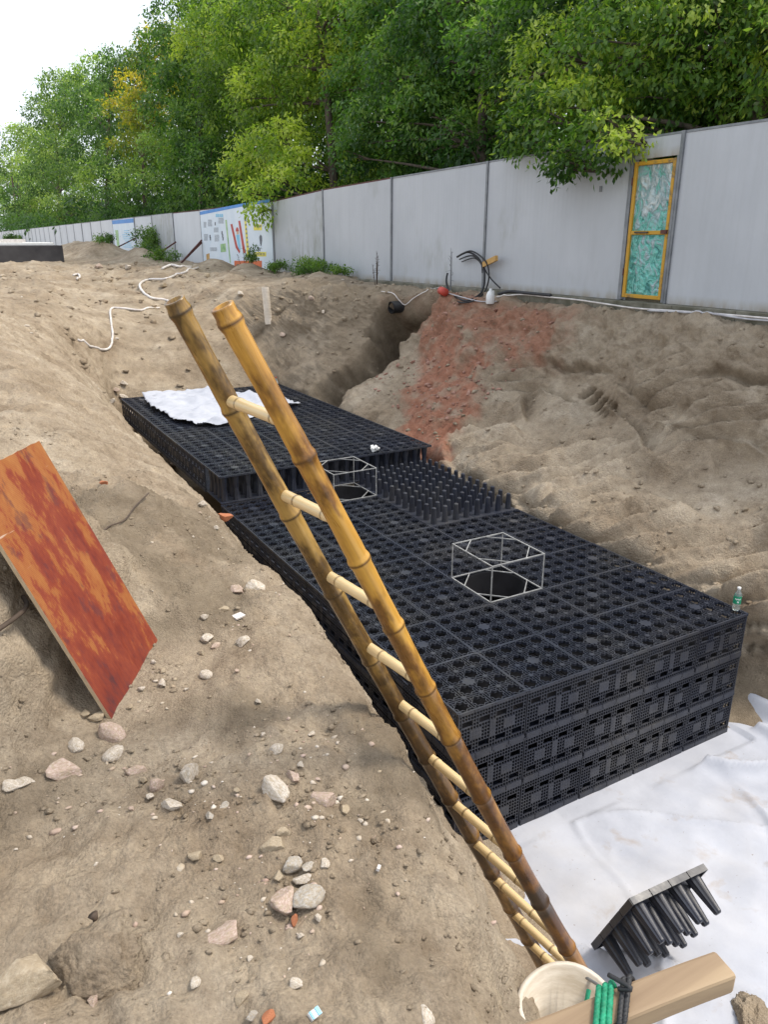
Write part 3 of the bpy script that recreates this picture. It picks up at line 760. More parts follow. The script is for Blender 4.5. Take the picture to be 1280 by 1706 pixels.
# white cloth thrown on the raised crates
def crumpled(outline, z, label, name, cat, amp=.05, n=70):
    pts = np.array(outline); mn, mx = pts.min(0), pts.max(0)
    xs = np.linspace(mn[0], mx[0], n); ys = np.linspace(mn[1], mx[1], n*2)
    X, Yg = np.meshgrid(xs, ys, indexing='ij')
    ins = np.zeros_like(X, bool)
    wob = .07
    Xw = X + wob*pn(np.stack([X*2, Yg*2, X*0], -1)); Yw = Yg + wob*pn(np.stack([X*2, Yg*2, X*0+7], -1))
    k = len(pts)
    for a in range(k):
        x1, y1 = pts[a]; x2, y2 = pts[(a+1) % k]
        c = ((y1 > Yw) != (y2 > Yw)) & (Xw < (x2-x1)*(Yw-y1)/((y2-y1) if abs(y2-y1) > 1e-9 else 1e-9)+x1)
        ins ^= c
    p = np.stack([X, Yg, X*0], -1)
    h = z + .012 + amp*np.clip(.5*ridged(p*1.7, 3)+.4*fbm(p*3, 3), 0, 2)
    idx = np.arange(X.size).reshape(X.shape)
    q = np.stack([idx[:-1, :-1], idx[1:, :-1], idx[1:, 1:], idx[:-1, 1:]], -1)
    keep = ins[:-1, :-1] & ins[1:, :-1] & ins[1:, 1:] & ins[:-1, 1:]
    me = npmesh(name, np.stack([X, Yg, h], -1).reshape(-1, 3), q[keep], smooth=True)
    o = link(name, me, None, M['cloth']); so = o.modifiers.new('thick', 'SOLIDIFY'); so.thickness = .005
    return tag(o, label, cat)
crumpled([(2.72, 14.0), (2.62, 12.6), (2.75, 11.5), (2.95, 11.15), (3.35, 11.0), (3.75, 11.3), (4.25, 11.55), (4.98, 11.95), (4.75, 12.7), (4.35, 13.3), (3.97, 14.02)], ZU, 'crumpled white cloth spread over the far raised crates', 'white_cloth', 'cloth', .10)
def bottle(loc, label, green):
    r = empty('plastic_bottle', loc, .4, label, 'bottle', 'plastic bottles')
    prof = [(0, .0), (.0, .028), (.01, .031), (.05, .030), (.06, .032), (.13, .032), (.15, .030), (.175, .016), (.185, .0135), (.200, .0135)]
    mb = MB(); n = 16
    for z, rad in prof:
        for k in range(n): mb.v.append((rad*math.cos(2*math.pi*k/n), rad*math.sin(2*math.pi*k/n), z))
    for i in range(len(prof)-1):
        for k in range(n): mb.f.append((i*n+k, i*n+(k+1) % n, (i+1)*n+(k+1) % n, (i+1)*n+k))
    mb.build('bottle_body', M['clear'], r, True)
    MB().tube([(0, 0, .065), (0, 0, .135)], .0328, 16, False).build('paper_label', M['printgreen_dark'] if green else M['white'], r, True)
    MB().tube([(0, 0, .193), (0, 0, .212)], .0155, 12).build('cap', M['white'] if green else M['red'], r, True)
    if green:
        t = MB()
        for k in range(5): t.box((-.0332*math.cos(.9-.28*k), -.0332*math.sin(.9-.28*k), .112-.004*(k % 2)), (.003, .007, .010))
        t.box((-.0332*math.cos(.45), -.0332*math.sin(.45), .085), (.003, .014, .014))
        t.build('label_print', M['white'], r)
M['printgreen_dark'] = m_simple('bottle_label_green', (.01, .22, .11), (.015, .28, .15), 4, .4)
bottle(cpos(4.93*W, .10, ZT+.003), 'water bottle with green label standing on the right front corner of the crates', True)
bottle(cpos(4.60*W, 8*D+8.25*DU, ZU+.003), 'small clear bottle with red cap on the far edge of the raised crates', False)
# crumpled white foam scrap
mb = MB()
for k in range(9):
    c = Vector((random.uniform(-.06, .06), random.uniform(-.05, .05), random.uniform(.02, .05)))
    mb.box(c, (random.uniform(.03, .07), random.uniform(.03, .06), random.uniform(.02, .04)), Matrix.Rotation(random.uniform(0, 3), 3, Vector((random.random(), random.random(), random.random())).normalized()))
o = mb.build('foam_scrap', M['white']); o.location = cpos(3.62*W, 8*D+.12, ZU+.002); tag(o, 'crumpled white scrap lying at the front edge of the raised crates', 'scrap')

# ------------------------------------------------------------------ bamboo ladder
U = ray(1470, 2632).normalized(); DS = .32
P0 = ray(385, 670) * (6.41*DS)
WD = Vector((U.y, -U.x, 0)).normalized()
lad = empty('bamboo_ladder', P0 + U*DS*12.2, 0, 'golden bamboo ladder leaning over the trench edge on pale rungs', 'ladder')
LI = Matrix.Translation(-(P0 + U*DS*12.2))
def along(a, b):
    d = (b - a).normalized(); q = d.to_track_quat('Z', 'Y'); return q
def bamboo_pole(name, a, b, r0, r1, nodes, mat, hollow=True, wob=.012, seg=20, seed=0, bul=1.0):
    L = (b - a).length; rnd = random.Random(seed)
    zs = sorted(set([0, .004, L-.004, L] + [z for nd in nodes for z in (nd-.05, nd-.018, nd-.007, nd, nd+.007, nd+.018, nd+.05)] + list(np.linspace(.03, L-.03, int(L/.09)+2))))
    zs = [z for z in zs if 0 <= z <= L]
    mb = MB(); attr = []; ph = rnd.uniform(0, 6)
    for z in zs:
        t = z/L; r = r0 + (r1-r0)*t; nd = min([abs(z-q) for q in nodes] + [9])
        sgn = 1
        bulge = .0045*math.exp(-(nd/.012)**2)*(r/.04) - .0016*math.exp(-((nd-.02)/.01)**2)
        # swelling towards every node
        r += bul*(bulge + .0025*math.exp(-(nd/.06)**2))
        ox, oy = wob*math.sin(2.1*z+ph), wob*.7*math.sin(1.6*z+ph*2)
        for k in range(seg):
            an = 2*math.pi*k/seg; mb.v.append((ox+r*math.cos(an), oy+r*math.sin(an), z))
            attr.append(1.0 if nd < .006 else 0.0)
    n = len(zs)
    for i in range(n-1):
        for k in range(seg): mb.f.append((i*seg+k, i*seg+(k+1) % seg, (i+1)*seg+(k+1) % seg, (i+1)*seg+k))
    # ends
    for e, sg in ((0, 1), (n-1, -1)):
        z = zs[e]; r = (r0 if e == 0 else r1)*.78; bb = len(mb.v); ox, oy = wob*math.sin(2.1*z+ph), wob*.7*math.sin(1.6*z+ph*2)
        for k in range(seg): mb.v.append((ox+r*math.cos(2*math.pi*k/seg), oy+r*math.sin(2*math.pi*k/seg), z)); attr.append(0)
        dz = (.10 if hollow else .004)*sg
        for k in range(seg): mb.v.append((ox+r*math.cos(2*math.pi*k/seg), oy+r*math.sin(2*math.pi*k/seg), z+dz)); attr.append(0)
        for k in range(seg):
            k2 = (k+1) % seg
            mb.f += [(e*seg+k, bb+k, bb+k2, e*seg+k2), (bb+k, bb+seg+k, bb+seg+k2, bb+k2)]
        mb.f.append(tuple(bb+seg+k for k in range(seg)))
    me = mb.mesh(name); at = me.attributes.new('node', 'FLOAT', 'POINT'); at.data.foreach_set('value', np.array(attr, np.float32))
    o = link(name, me, lad, mat, True)
    o.matrix_basis = LI @ Matrix.Translation(a) @ along(a, b).to_matrix().to_4x4()
    return o
def rail_nodes(seq): return [q*DS for q in seq]
LW = lambda nn: .245 + .0185*(nn+1)
N0, N1 = -.93, 12.4
fa, fb = P0 + U*DS*N0, P0 + U*DS*N1
na, nb_ = fa + WD*LW(N0), P0 + U*DS*N1 + WD*LW(N1)
bamboo_pole('rail', fa, fb, .0262, .036, rail_nodes([.10, 1.0+.0, 2.15, 3.15, 4.15, 5.1, 5.95, 6.85, 7.8, 8.8, 9.8, 10.8, 11.8]), M['bamboo_dark'], seed=3)
bamboo_pole('rail', na, nb_, .0262, .037, rail_nodes([.12, 1.28, 2.35, 2.95+.2, 4.0, 4.75, 5.75, 6.85, 7.9, 9.0, 10.0, 11.0, 12.0]), M['bamboo'], seed=5)
for k in range(12):
    a = P0 + U*DS*k; b = a + WD*LW(k) + U*random.uniform(-.012, .012)
    a2 = a - WD*.005 + U*random.uniform(-.01, .01)
    bamboo_pole('rung', a2, b + WD*.01, .0165+.0003*k, .0150+.0003*k, [.06+.05*random.random(), .06+.05*random.random()+.16], M['rung'], hollow=False, wob=.001, seg=14, seed=20+k, bul=.45)

# ------------------------------------------------------------------ red-brown board leaning on the heap
A, B, C = atz(180, 1200, -1.5), atz(265, 1080, -1.5), Vector((.187, 2.94, -.665))
ex = (B - A); bw = ex.length; ex.normalize(); ey = (C - B); ey = ey - ex*ex.dot(ey); bl = ey.length; ey.normalize(); ez = ex.cross(ey)
mb = MB(); nx_, ny_ = 16, 30
ragged = [random.uniform(-.002, .002) for _ in range(nx_+1)]
for j in range(ny_+1):
    for i in range(nx_+1):
        x, y = bw*i/nx_, bl*j/ny_
        if j == ny_: y += ragged[i]
        if j == 0 and i > nx_-2: y += .012
        mb.v.append((x, y, .002*math.sin(2.6*x/bw+.4)))
for j in range(ny_):
    for i in range(nx_):
        a = j*(nx_+1)+i; mb.f.append((a, a+1, a+nx_+2, a+nx_+1))
o = mb.build('plywood_board', M['board'])
M['ply_edge'] = m_simple('plywood_edge', (.34, .24, .14), (.56, .45, .30), 30, .85, stretch=(1, 1, 30))
o.data.materials.append(M['ply_edge'])
so = o.modifiers.new('thick', 'SOLIDIFY'); so.thickness = .014; so.offset = -1; so.material_offset_rim = 1; so.material_offset = 1
Mx = Matrix((ex, ey, ez)).transposed().to_4x4(); Mx.translation = A + ez*.012 - ey*.02; o.matrix_world = Mx
tag(o, 'worn red and orange plywood board leaning on the soil heap', 'board')
#@@PART3
# ------------------------------------------------------------------ hoarding fence with door, posters and braces
FX = 8.69
def ftop(y): return float(np.interp(y, [4, 8, 12, 15.5, 19, 22.5, 30, 200], [1.285, 1.285, 1.25, 1.20, 1.14, 1.0, .985, .98]))
def fbase(y): return float(np.interp(y, [4, 12, 22, 60, 200], [-.83, -.85, -.93, -.93, -.9]))
fence = empty('site_fence', (FX, 12, -.85), 0, 'long grey-white panel hoarding behind the trench with posts, door and posters', 'fence')
FI = Vector((FX, 12, -.85))
def fpart(name, mb, mat, parent=None, smooth=False):
    o = mb.build(name, mat, parent or fence, smooth); o.location = -FI if parent is None else (0, 0, 0); return o
def fpanel(y0, y1, z0a, z0b, z1a, z1b, lean=0.0, name='panel'):
    mb = MB(); g = .004; x = 0; t = .022
    p = [(x-t, y0+g, z0a), (x-t, y1-g, z0b), (x-t+lean, y1-g, z1b), (x-t+lean, y0+g, z1a), (x+t, y0+g, z0a), (x+t, y1-g, z0b), (x+t+lean, y1-g, z1b), (x+t+lean, y0+g, z1a)]
    o0 = Vector((0, y0, z0a))
    mb.add([Vector(q)-o0 for q in p], [(0, 3, 2, 1), (4, 5, 6, 7), (0, 4, 7, 3), (1, 2, 6, 5), (3, 7, 6, 2), (0, 1, 5, 4)])
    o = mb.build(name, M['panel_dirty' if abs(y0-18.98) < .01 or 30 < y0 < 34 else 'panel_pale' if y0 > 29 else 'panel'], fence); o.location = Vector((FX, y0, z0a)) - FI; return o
posts = [3.9, 7.74, 8.585, 12.0, 15.45, 18.98, 22.5, 26.2, 29.9, 33.9, 37.7, 41.4, 44.3, 47.1]
y = 47.1
while y < 185: y += 3.7; posts.append(y)
for a, b in zip(posts[:-1], posts[1:]):
    ln = random.uniform(-.02, .02) if a > 22 else random.uniform(-.008, .008)
    if a == 7.74:
        fpanel(a, b, 1.035, 1.03, ftop(a), ftop(b))
    else: fpanel(a, b, fbase(a), fbase(b), ftop(a)+random.uniform(-.015, .015)*(a > 19), ftop(b), ln)
for k, yy in enumerate(posts):
    mb = MB(); mb.bar((FX-.034, yy, fbase(yy)), (FX-.034, yy, ftop(yy)+.03), .052, .030, up=(1, 0, 0))
    fpart('post', mb, M['post'])
    if yy < 50:
        mb = MB(); mb.bar((FX+.045, yy, fbase(yy)-.05), (FX+.045, yy, ftop(yy)-.04), .05, .04, up=(1, 0, 0)); fpart('back_post', mb, M['post'])
for a, b in zip(posts[:-1], posts[1:]):
    mb = MB(); mb.bar((FX+.002, a+.03, ftop(a)+.016), (FX+.002, b-.03, ftop(b)+.016), .055, .028); fpart('top_rail', mb, M['steel'] if 15 < a < 31 else M['post'])
# braces on the trench side
for px, py, qx, qy in ((336, 400, 320, 443), (336, 404, 327, 443), (293, 403, 279, 437), (257, 396, 248, 428), (225, 397, 219, 419)):
    top = atx(px, py, FX-.06); ft = Vector((FX-1.0, top.y, 0)); ft.z = drop(ft.x, ft.y) - .03
    mb = MB(); mb.bar(top, ft, .055, .055); fpart('brace', mb, M['steel'])
# door
dz0, dz1, dy0, dy1 = -.80, 1.0, 7.80, 8.525
mb = MB(); fw = .052; xx = FX-.03
for yy in (dy0+fw/2, dy1-fw/2): mb.box((xx, yy, (dz0+dz1)/2), (.045, fw, dz1-dz0))
for zz in (dz0+fw/2, dz1-fw/2, (dz0+dz1)/2-.02): mb.box((xx+.001, (dy0+dy1)/2, zz), (.043, dy1-dy0-2*fw-.001, fw))
door = fpart('door', mb, M['yellow']); bevel(door, .006)
zc = (dz0+dz1)/2-.02
for z0, z1 in ((dz0+fw, zc-fw/2), (zc+fw/2, dz1-fw)):
    ny, nz = 12, 26; mb = MB()
    for j in range(nz+1):
        for i in range(ny+1):
            yy = dy0+fw+(dy1-dy0-2*fw)*i/ny; zz = z0+(z1-z0)*j/nz
            bump = .010*math.sin(9*yy+5*zz)*math.sin(7*zz+3)+random.uniform(-.003, .003)
            if i in (0, ny) or j in (0, nz): bump = 0
            mb.v.append((xx+.008+bump, yy, zz))
    for j in range(nz):
        for i in range(ny): a = j*(ny+1)+i; mb.f.append((a, a+ny+1, a+ny+2, a+1))
    o = mb.build('pane', M['pane'], door)
for zz in (-.45, .75): o = MB().tube([(xx-.02, dy1+.012, zz-.05), (xx-.02, dy1+.012, zz+.05)], .012, 8).build('hinge', M['steel'], door)
o = MB().box((xx-.04, dy0+.05, zc+.01), (.03, .10, .05)).build('latch', M['steel'], door)
o = MB().box((xx-.035, (dy0+dy1)/2+.1, zc+.005), (.02, .24, .022)).build('bolt', M['wire'], door)
mb = MB()
for yy in (dy0-.032, dy1+.034): mb.box((FX-.03, yy, .10), (.05, .040, 1.86))
fpart('door_frame', mb, M['post'])
o = fpart('switch_plate', MB().box((FX-.028, atx(1004, 315, FX).y, atx(1004, 315, FX).z), (.012, .05, .08)), M['post'])
# posters: flat prints lying 3 mm proud of the panels
def poly(pts, mat, parent, x=FX-.030, name='print', t=.002):
    mb = MB(); v = [Vector(p) for p in pts]
    a = [Vector((x, p.y, p.z)) for p in v]; b = [Vector((x+t, p.y, p.z)) for p in v]; k = len(a)
    mb.add(a+b, [tuple(range(k)), tuple(range(2*k-1, k-1, -1))]+[(i, i+k, (i+1) % k+k, (i+1) % k) for i in range(k)])
    return fpart(name, mb, mat, parent) if parent is None else mb.build(name, mat, parent)
zz8 = lambda zx, zy: atx(320+zx/8, 320+zy/8, FX-.03)
def rect8(x0, y0, x1, y1): return [zz8(x0, y0), zz8(x1, y0), zz8(x1, y1), zz8(x0, y1)]
P1 = poly([Vector((0, 22.56, ftop(22.56)-.02)), Vector((0, 29.84, ftop(29.84)-.02)), Vector((0, 29.84, -.88)), Vector((0, 22.56, -.88))], M['poster'], None, FX-.053, 'poster', .004)
PX = FX-.057
poly([zz8(112, 262), zz8(690, 150), zz8(1045, 95), zz8(1045, 135), zz8(690, 190), zz8(114, 306)], M['blue'], P1, PX, 'blue_band')
poly([zz8(450, 372), zz8(470, 370), zz8(525, 940), zz8(512, 940)], M['printgreen'], P1, PX, 'green_band')
poly([zz8(520, 430), zz8(545, 424), zz8(612, 715), zz8(650, 785), zz8(640, 818), zz8(590, 742)], M['red'], P1, PX, 'red_bar')
poly([zz8(625, 386), zz8(650, 380), zz8(722, 808), zz8(692, 820)], M['red'], P1, PX, 'red_bar')
poly([zz8(597, 572), zz8(640, 566), zz8(656, 770), zz8(628, 760)], M['skyblue'], P1, PX, 'figure_body')
poly([zz8(600, 520), zz8(630, 520), zz8(632, 560), zz8(604, 566)], M['skin'], P1, PX, 'figure_face')
poly([zz8(592, 525), zz8(594, 490), zz8(606, 466), zz8(622, 476), zz8(634, 522)], M['red'], P1, PX-.001, 'figure_helmet')
yb = poly([zz8(702, 330), zz8(726, 325), zz8(775, 855), zz8(742, 862)], M['printyellow'], P1, PX, 'yellow_band')
poly(rect8(830, 430, 940, 510), M['printyellow'], P1, PX, 'yellow_sign')
poly(rect8(830, 798, 998, 858), M['printyellow'], P1, PX, 'yellow_strip')
poly([zz8(905, 600), zz8(922, 566), zz8(942, 590), zz8(944, 650), zz8(932, 724), zz8(916, 690)], M['ink'], P1, PX, 'dark_figure')
poly([zz8(386, 694), zz8(455, 684), zz8(462, 795), zz8(392, 802)], M['printgreen'], P1, PX, 'green_picture')
poly([zz8(196, 830), zz8(238, 815), zz8(246, 950), zz8(205, 955)], M['wood'], P1, PX, 'ochre_picture')
poly(rect8(572, 915, 940, 1005), M['orange'], P1, PX, 'orange_board')
ink = MB()
def line8(x0, y0, x1, y1):
    a = [zz8(x0, y0), zz8(x1, y0), zz8(x1, y1), zz8(x0, y1)]; b = len(ink.v)
    ink.v += [(PX-.0015, p.y, p.z) for p in a]; ink.f.append((b, b+1, b+2, b+3))
for x0, x1, y0, y1 in ((162, 200, 400, 470), (220, 275, 370, 455), (360, 430, 345, 420), (168, 222, 560, 640), (300, 360, 475, 535), (310, 370, 570, 655), (250, 340, 740, 790)):
    yv = y0
    while yv < y1:
        xv = x0
        while xv < x1-4:
            w = random.uniform(4, 9); line8(xv, yv, min(xv+w, x1), yv+random.uniform(5, 7)); xv += w+3
        yv += 13
for k in range(8): line8(714+k*5.0, 365+k*58, 730+k*5.0, 390+k*58)
for k in range(4): line8(842+k*24, 440, 858+k*24, 470)
for k in range(7): line8(845+k*21, 810, 855+k*21, 846)
for x, yv in ((400, 520), (408, 560), (414, 600), (240, 570), (245, 600), (310, 400), (885, 730), (905, 745)): line8(x, yv, x+14, yv+44)
ink.build('lettering', M['ink'], P1)['kind'] = 'stuff'
tt = MB()
for k in range(4): tt.box((PX-.001, zz8(335+k*25, 312).y, zz8(335+k*25, 312).z), (.003, .16, .10))
tt.build('title', M['skyblue'], P1)
P2 = poly([Vector((0, 41.46, .96)), Vector((0, 47.0, .96)), Vector((0, 47.0, -.88)), Vector((0, 41.46, -.88))], M['poster'], None, FX-.053, 'poster', .004)
poly([Vector((0, 41.46, .95)), Vector((0, 47.0, .95)), Vector((0, 47.0, .76)), Vector((0, 41.46, .76))], M['blue'], P2, PX, 'blue_band')
poly([Vector((0, 45.6, .45)), Vector((0, 46.4, .45)), Vector((0, 46.3, -.6)), Vector((0, 45.7, -.6))], M['printgreen'], P2, PX, 'green_picture')
mb = MB()
for k in range(9): mb.box((PX-.001, 43.4, .4-.1*k), (.003, random.uniform(1.2, 2.6), .035))
mb.build('lettering', M['skyblue'], P2)['kind'] = 'stuff'
# black box on the fence
a = atx(177, 391, FX-.1); b = atx(187, 412, FX-.1)
o = fpart('meter_box', MB().box((FX-.12, (a.y+b.y)/2, (a.z+b.z)/2), (.16, abs(a.y-b.y), abs(a.z-b.z))), M['black'])
# concrete footing under the hoarding
mb = MB(); ys = list(np.arange(3.5, 23, .5))
for ya, yb2 in zip(ys[:-1], ys[1:]):
    w = random.uniform(-.006, .006)
    mb.box((FX-.03+w, (ya+yb2)/2, fbase(ya)-.085), (.24, .499, .16))
o = mb.build('concrete_footing', M['concrete']); bevel(o, .008); tag(o, kind='structure')

# ------------------------------------------------------------------ trees
def leaves(centres, radii, size, per, dens, droop=.7, rg=None, flat=.85):
    """leaf quads in drooping tufts over the shells of the lobes"""
    rg = rg or rng; C, T = [], []
    for c, r in zip(centres, radii):
        k = max(16, int(dens*r*r))
        v = rg.normal(size=(k, 3)); v[:, 2] = v[:, 2]*.9+.30; v /= np.linalg.norm(v, axis=1)[:, None]
        rr = r*(.72+.36*rg.random(k)**.7)*(1+.22*pn(v*2.3+np.array(c)*.7))
        C.append(np.array(c)+v*rr[:, None]*np.array([1, 1, flat])); T.append(np.clip(rg.normal(.42, .20)+rg.normal(0, .16, k)+.20*v[:, 2], 0, 1))  # lobe tops tinted lighter: sunlight painted into the leaf colour
    C = np.concatenate(C); T = np.concatenate(T); n = len(C)
    out = C - np.repeat(np.array(centres), [max(16, int(dens*r*r)) for r in radii], 0); out /= np.linalg.norm(out, axis=1)[:, None]+1e-6
    C = np.repeat(C, per, 0); out = np.repeat(out, per, 0); T = np.repeat(T, per)
    m = len(C)
    T = np.clip(T + .42*pn(C*.8+3.7), 0, 1)
    C = C + rg.normal(size=(m, 3))*size*np.array([1.0, 1.0, .62])
    tip = out*.55 + rg.normal(size=(m, 3))*.62 + np.array([0, 0, -droop]); tip /= np.linalg.norm(tip, axis=1)[:, None]
    up = out*.6 + np.array([0, 0, .9]) + rg.normal(size=(m, 3))*.45
    side = np.cross(tip, up); side /= np.linalg.norm(side, axis=1)[:, None]+1e-6
    L = size*(.7+.6*rg.random(m))[:, None]; Wd = L*.24
    nrm = np.cross(side, tip)
    v0 = C; v1 = C+tip*L*.5+side*Wd-nrm*L*.05; v2 = C+tip*L; v3 = C+tip*L*.5-side*Wd-nrm*L*.05
    V = np.stack([v0, v1, v2, v3], 1).reshape(-1, 3)
    T = np.clip(T + rg.normal(0, .10, m), 0, 1)
    return V, np.repeat(T, 4)
def crown_mesh(name, centres, radii, size, per, dens, **kw):
    V, T = leaves(centres, radii, size, per, dens, **kw)
    return npmesh(name, V, np.arange(len(V)).reshape(-1, 4), {'tint': ('POINT', T)})
def trunk_mesh(base, centres, radii, r, limb_dx=0, rnd=None):
    rnd = rnd or random; mb = MB(); top = max(c[2] for c in centres)
    base = Vector(base); cx = sum(c[0] for c in centres)/len(centres); cy = sum(c[1] for c in centres)/len(centres)
    pts = []; n = 9
    for k in range(n+1):
        t = k/n
        pts.append(Vector((base.x+(cx-base.x)*t**1.5*.6+.10*math.sin(3*t+base.y), base.y+(cy-base.y)*t**1.5*.6+.10*math.sin(4*t+base.x), base.z-.1+(top-base.z)*.92*t)))
    mb.tube(pts, [r*(1.25 if k == 0 else 1)*(1-.8*k/n)+.012 for k in range(n+1)], 9)
    for c, rr in zip(centres, radii):
        c = Vector(c)
        if limb_dx and abs(c.x-base.x) > limb_dx*9: continue
        cand = [p for p in pts[2:] if p.z < c.z-.15*rr] or [pts[2]]
        s = min(cand, key=lambda p: abs((c-p).length-1.2*rr))
        mid = s.lerp(c, .5)+Vector((rnd.uniform(-.15, .15), rnd.uniform(-.15, .15), .12*rr))
        mb.tube(spline([s, mid, c], 4), list(np.linspace(r*.32, .012, 9)), 6, False)
        for _ in range(3):
            d = Vector((rnd.gauss(0, 1), rnd.gauss(0, 1), rnd.gauss(.2, .8))).normalized()*rr*.8
            mb.tube([c.lerp(mid, .3), c+d*.5+Vector((0, 0, .05)), c+d], [.022, .014, .006], 5, False)
    return mb.mesh('trunk')
def tree(label, base, lobes, mat, size, per, dens, tr=.14, group=None, seed=0, double=1.9, name='broadleaf_tree', **kw):
    """lobes: (px, py, radius in photo px, x)"""
    rg = np.random.default_rng(seed); rd = random.Random(seed)
    cs, rs = [], []
    for px, py, rp, x in lobes:
        c = atx(px, py, x); dep = c.x*SY*CT + c.y*CY*CT - c.z*ST
        r = rp*dep/F; cs.append(tuple(c)); rs.append(r)
        if double: cs.append((c.x+double*(.8+.6*rd.random()), c.y+rd.uniform(-.5, .9)*r, c.z+rd.uniform(-.4, .3)*r)); rs.append(r*1.05)
    base = Vector(base); root = empty(name, base, 0, label, 'tree', group)
    loc = lambda c: (c[0]-base.x, c[1]-base.y, c[2]-base.z)
    L = [loc(c) for c in cs]
    link('trunk', trunk_mesh((0, 0, 0), L, rs, tr, rnd=rd), root, M['bark'], True)
    link('crown', crown_mesh('crown', L, rs, size, per, dens, rg=rg, **kw), root, mat)
    return root
def gz(x, y): return drop(x, y) if x < 29 else -.8
GT = 'trees behind the hoarding'
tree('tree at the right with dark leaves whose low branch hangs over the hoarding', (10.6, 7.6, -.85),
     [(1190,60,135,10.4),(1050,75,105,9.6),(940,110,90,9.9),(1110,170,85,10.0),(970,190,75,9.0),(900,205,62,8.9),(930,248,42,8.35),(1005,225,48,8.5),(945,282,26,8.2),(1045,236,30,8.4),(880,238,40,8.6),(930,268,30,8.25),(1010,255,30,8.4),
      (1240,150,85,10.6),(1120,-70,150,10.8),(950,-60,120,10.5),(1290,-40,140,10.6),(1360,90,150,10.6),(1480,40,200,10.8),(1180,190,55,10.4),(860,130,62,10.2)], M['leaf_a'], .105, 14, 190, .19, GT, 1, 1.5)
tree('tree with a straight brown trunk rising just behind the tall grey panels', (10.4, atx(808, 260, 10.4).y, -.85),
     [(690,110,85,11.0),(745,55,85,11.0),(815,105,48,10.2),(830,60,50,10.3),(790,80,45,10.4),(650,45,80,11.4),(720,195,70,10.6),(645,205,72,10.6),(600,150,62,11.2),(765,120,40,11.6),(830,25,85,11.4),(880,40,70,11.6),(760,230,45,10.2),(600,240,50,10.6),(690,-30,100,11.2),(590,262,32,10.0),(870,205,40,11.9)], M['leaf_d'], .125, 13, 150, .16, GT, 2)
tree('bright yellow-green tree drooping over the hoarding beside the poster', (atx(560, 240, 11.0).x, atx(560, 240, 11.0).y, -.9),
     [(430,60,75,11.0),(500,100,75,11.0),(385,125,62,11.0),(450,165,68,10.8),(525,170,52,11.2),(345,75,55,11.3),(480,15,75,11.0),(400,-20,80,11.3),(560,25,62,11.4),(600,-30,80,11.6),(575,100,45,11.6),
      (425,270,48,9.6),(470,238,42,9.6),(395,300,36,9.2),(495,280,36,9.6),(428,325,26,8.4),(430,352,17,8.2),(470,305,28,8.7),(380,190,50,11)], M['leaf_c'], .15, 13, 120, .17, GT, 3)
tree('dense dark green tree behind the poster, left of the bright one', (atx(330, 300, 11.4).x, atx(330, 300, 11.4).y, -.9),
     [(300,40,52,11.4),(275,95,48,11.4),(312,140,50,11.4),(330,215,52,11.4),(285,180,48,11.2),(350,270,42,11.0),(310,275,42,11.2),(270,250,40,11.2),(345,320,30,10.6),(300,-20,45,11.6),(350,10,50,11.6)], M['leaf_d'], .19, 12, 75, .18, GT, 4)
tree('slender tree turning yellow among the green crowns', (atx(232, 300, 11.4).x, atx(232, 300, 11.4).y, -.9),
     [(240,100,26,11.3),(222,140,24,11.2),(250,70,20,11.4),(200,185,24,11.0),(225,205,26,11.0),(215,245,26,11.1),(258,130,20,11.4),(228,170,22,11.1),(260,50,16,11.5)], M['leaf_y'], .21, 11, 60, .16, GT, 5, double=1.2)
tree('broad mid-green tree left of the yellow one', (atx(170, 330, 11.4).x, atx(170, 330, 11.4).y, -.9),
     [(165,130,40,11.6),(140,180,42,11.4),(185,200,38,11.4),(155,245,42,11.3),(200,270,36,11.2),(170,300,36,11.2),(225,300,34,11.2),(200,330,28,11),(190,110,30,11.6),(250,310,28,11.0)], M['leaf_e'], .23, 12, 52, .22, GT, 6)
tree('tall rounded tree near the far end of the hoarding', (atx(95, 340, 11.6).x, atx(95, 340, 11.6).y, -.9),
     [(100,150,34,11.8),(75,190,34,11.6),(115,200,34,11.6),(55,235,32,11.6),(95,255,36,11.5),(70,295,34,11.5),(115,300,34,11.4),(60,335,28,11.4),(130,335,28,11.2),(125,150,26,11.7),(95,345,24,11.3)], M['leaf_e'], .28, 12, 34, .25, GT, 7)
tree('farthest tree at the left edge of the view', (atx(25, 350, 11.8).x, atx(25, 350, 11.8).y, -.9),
     [(28,230,24,12),(15,270,24,12),(38,280,26,12),(10,310,24,12),(30,330,24,12),(50,300,20,11.9),(5,350,20,12),(28,358,18,12),(-25,300,30,12),(-40,340,30,12)], M['leaf_e'], .42, 11, 18, .3, GT, 8, double=3.0)
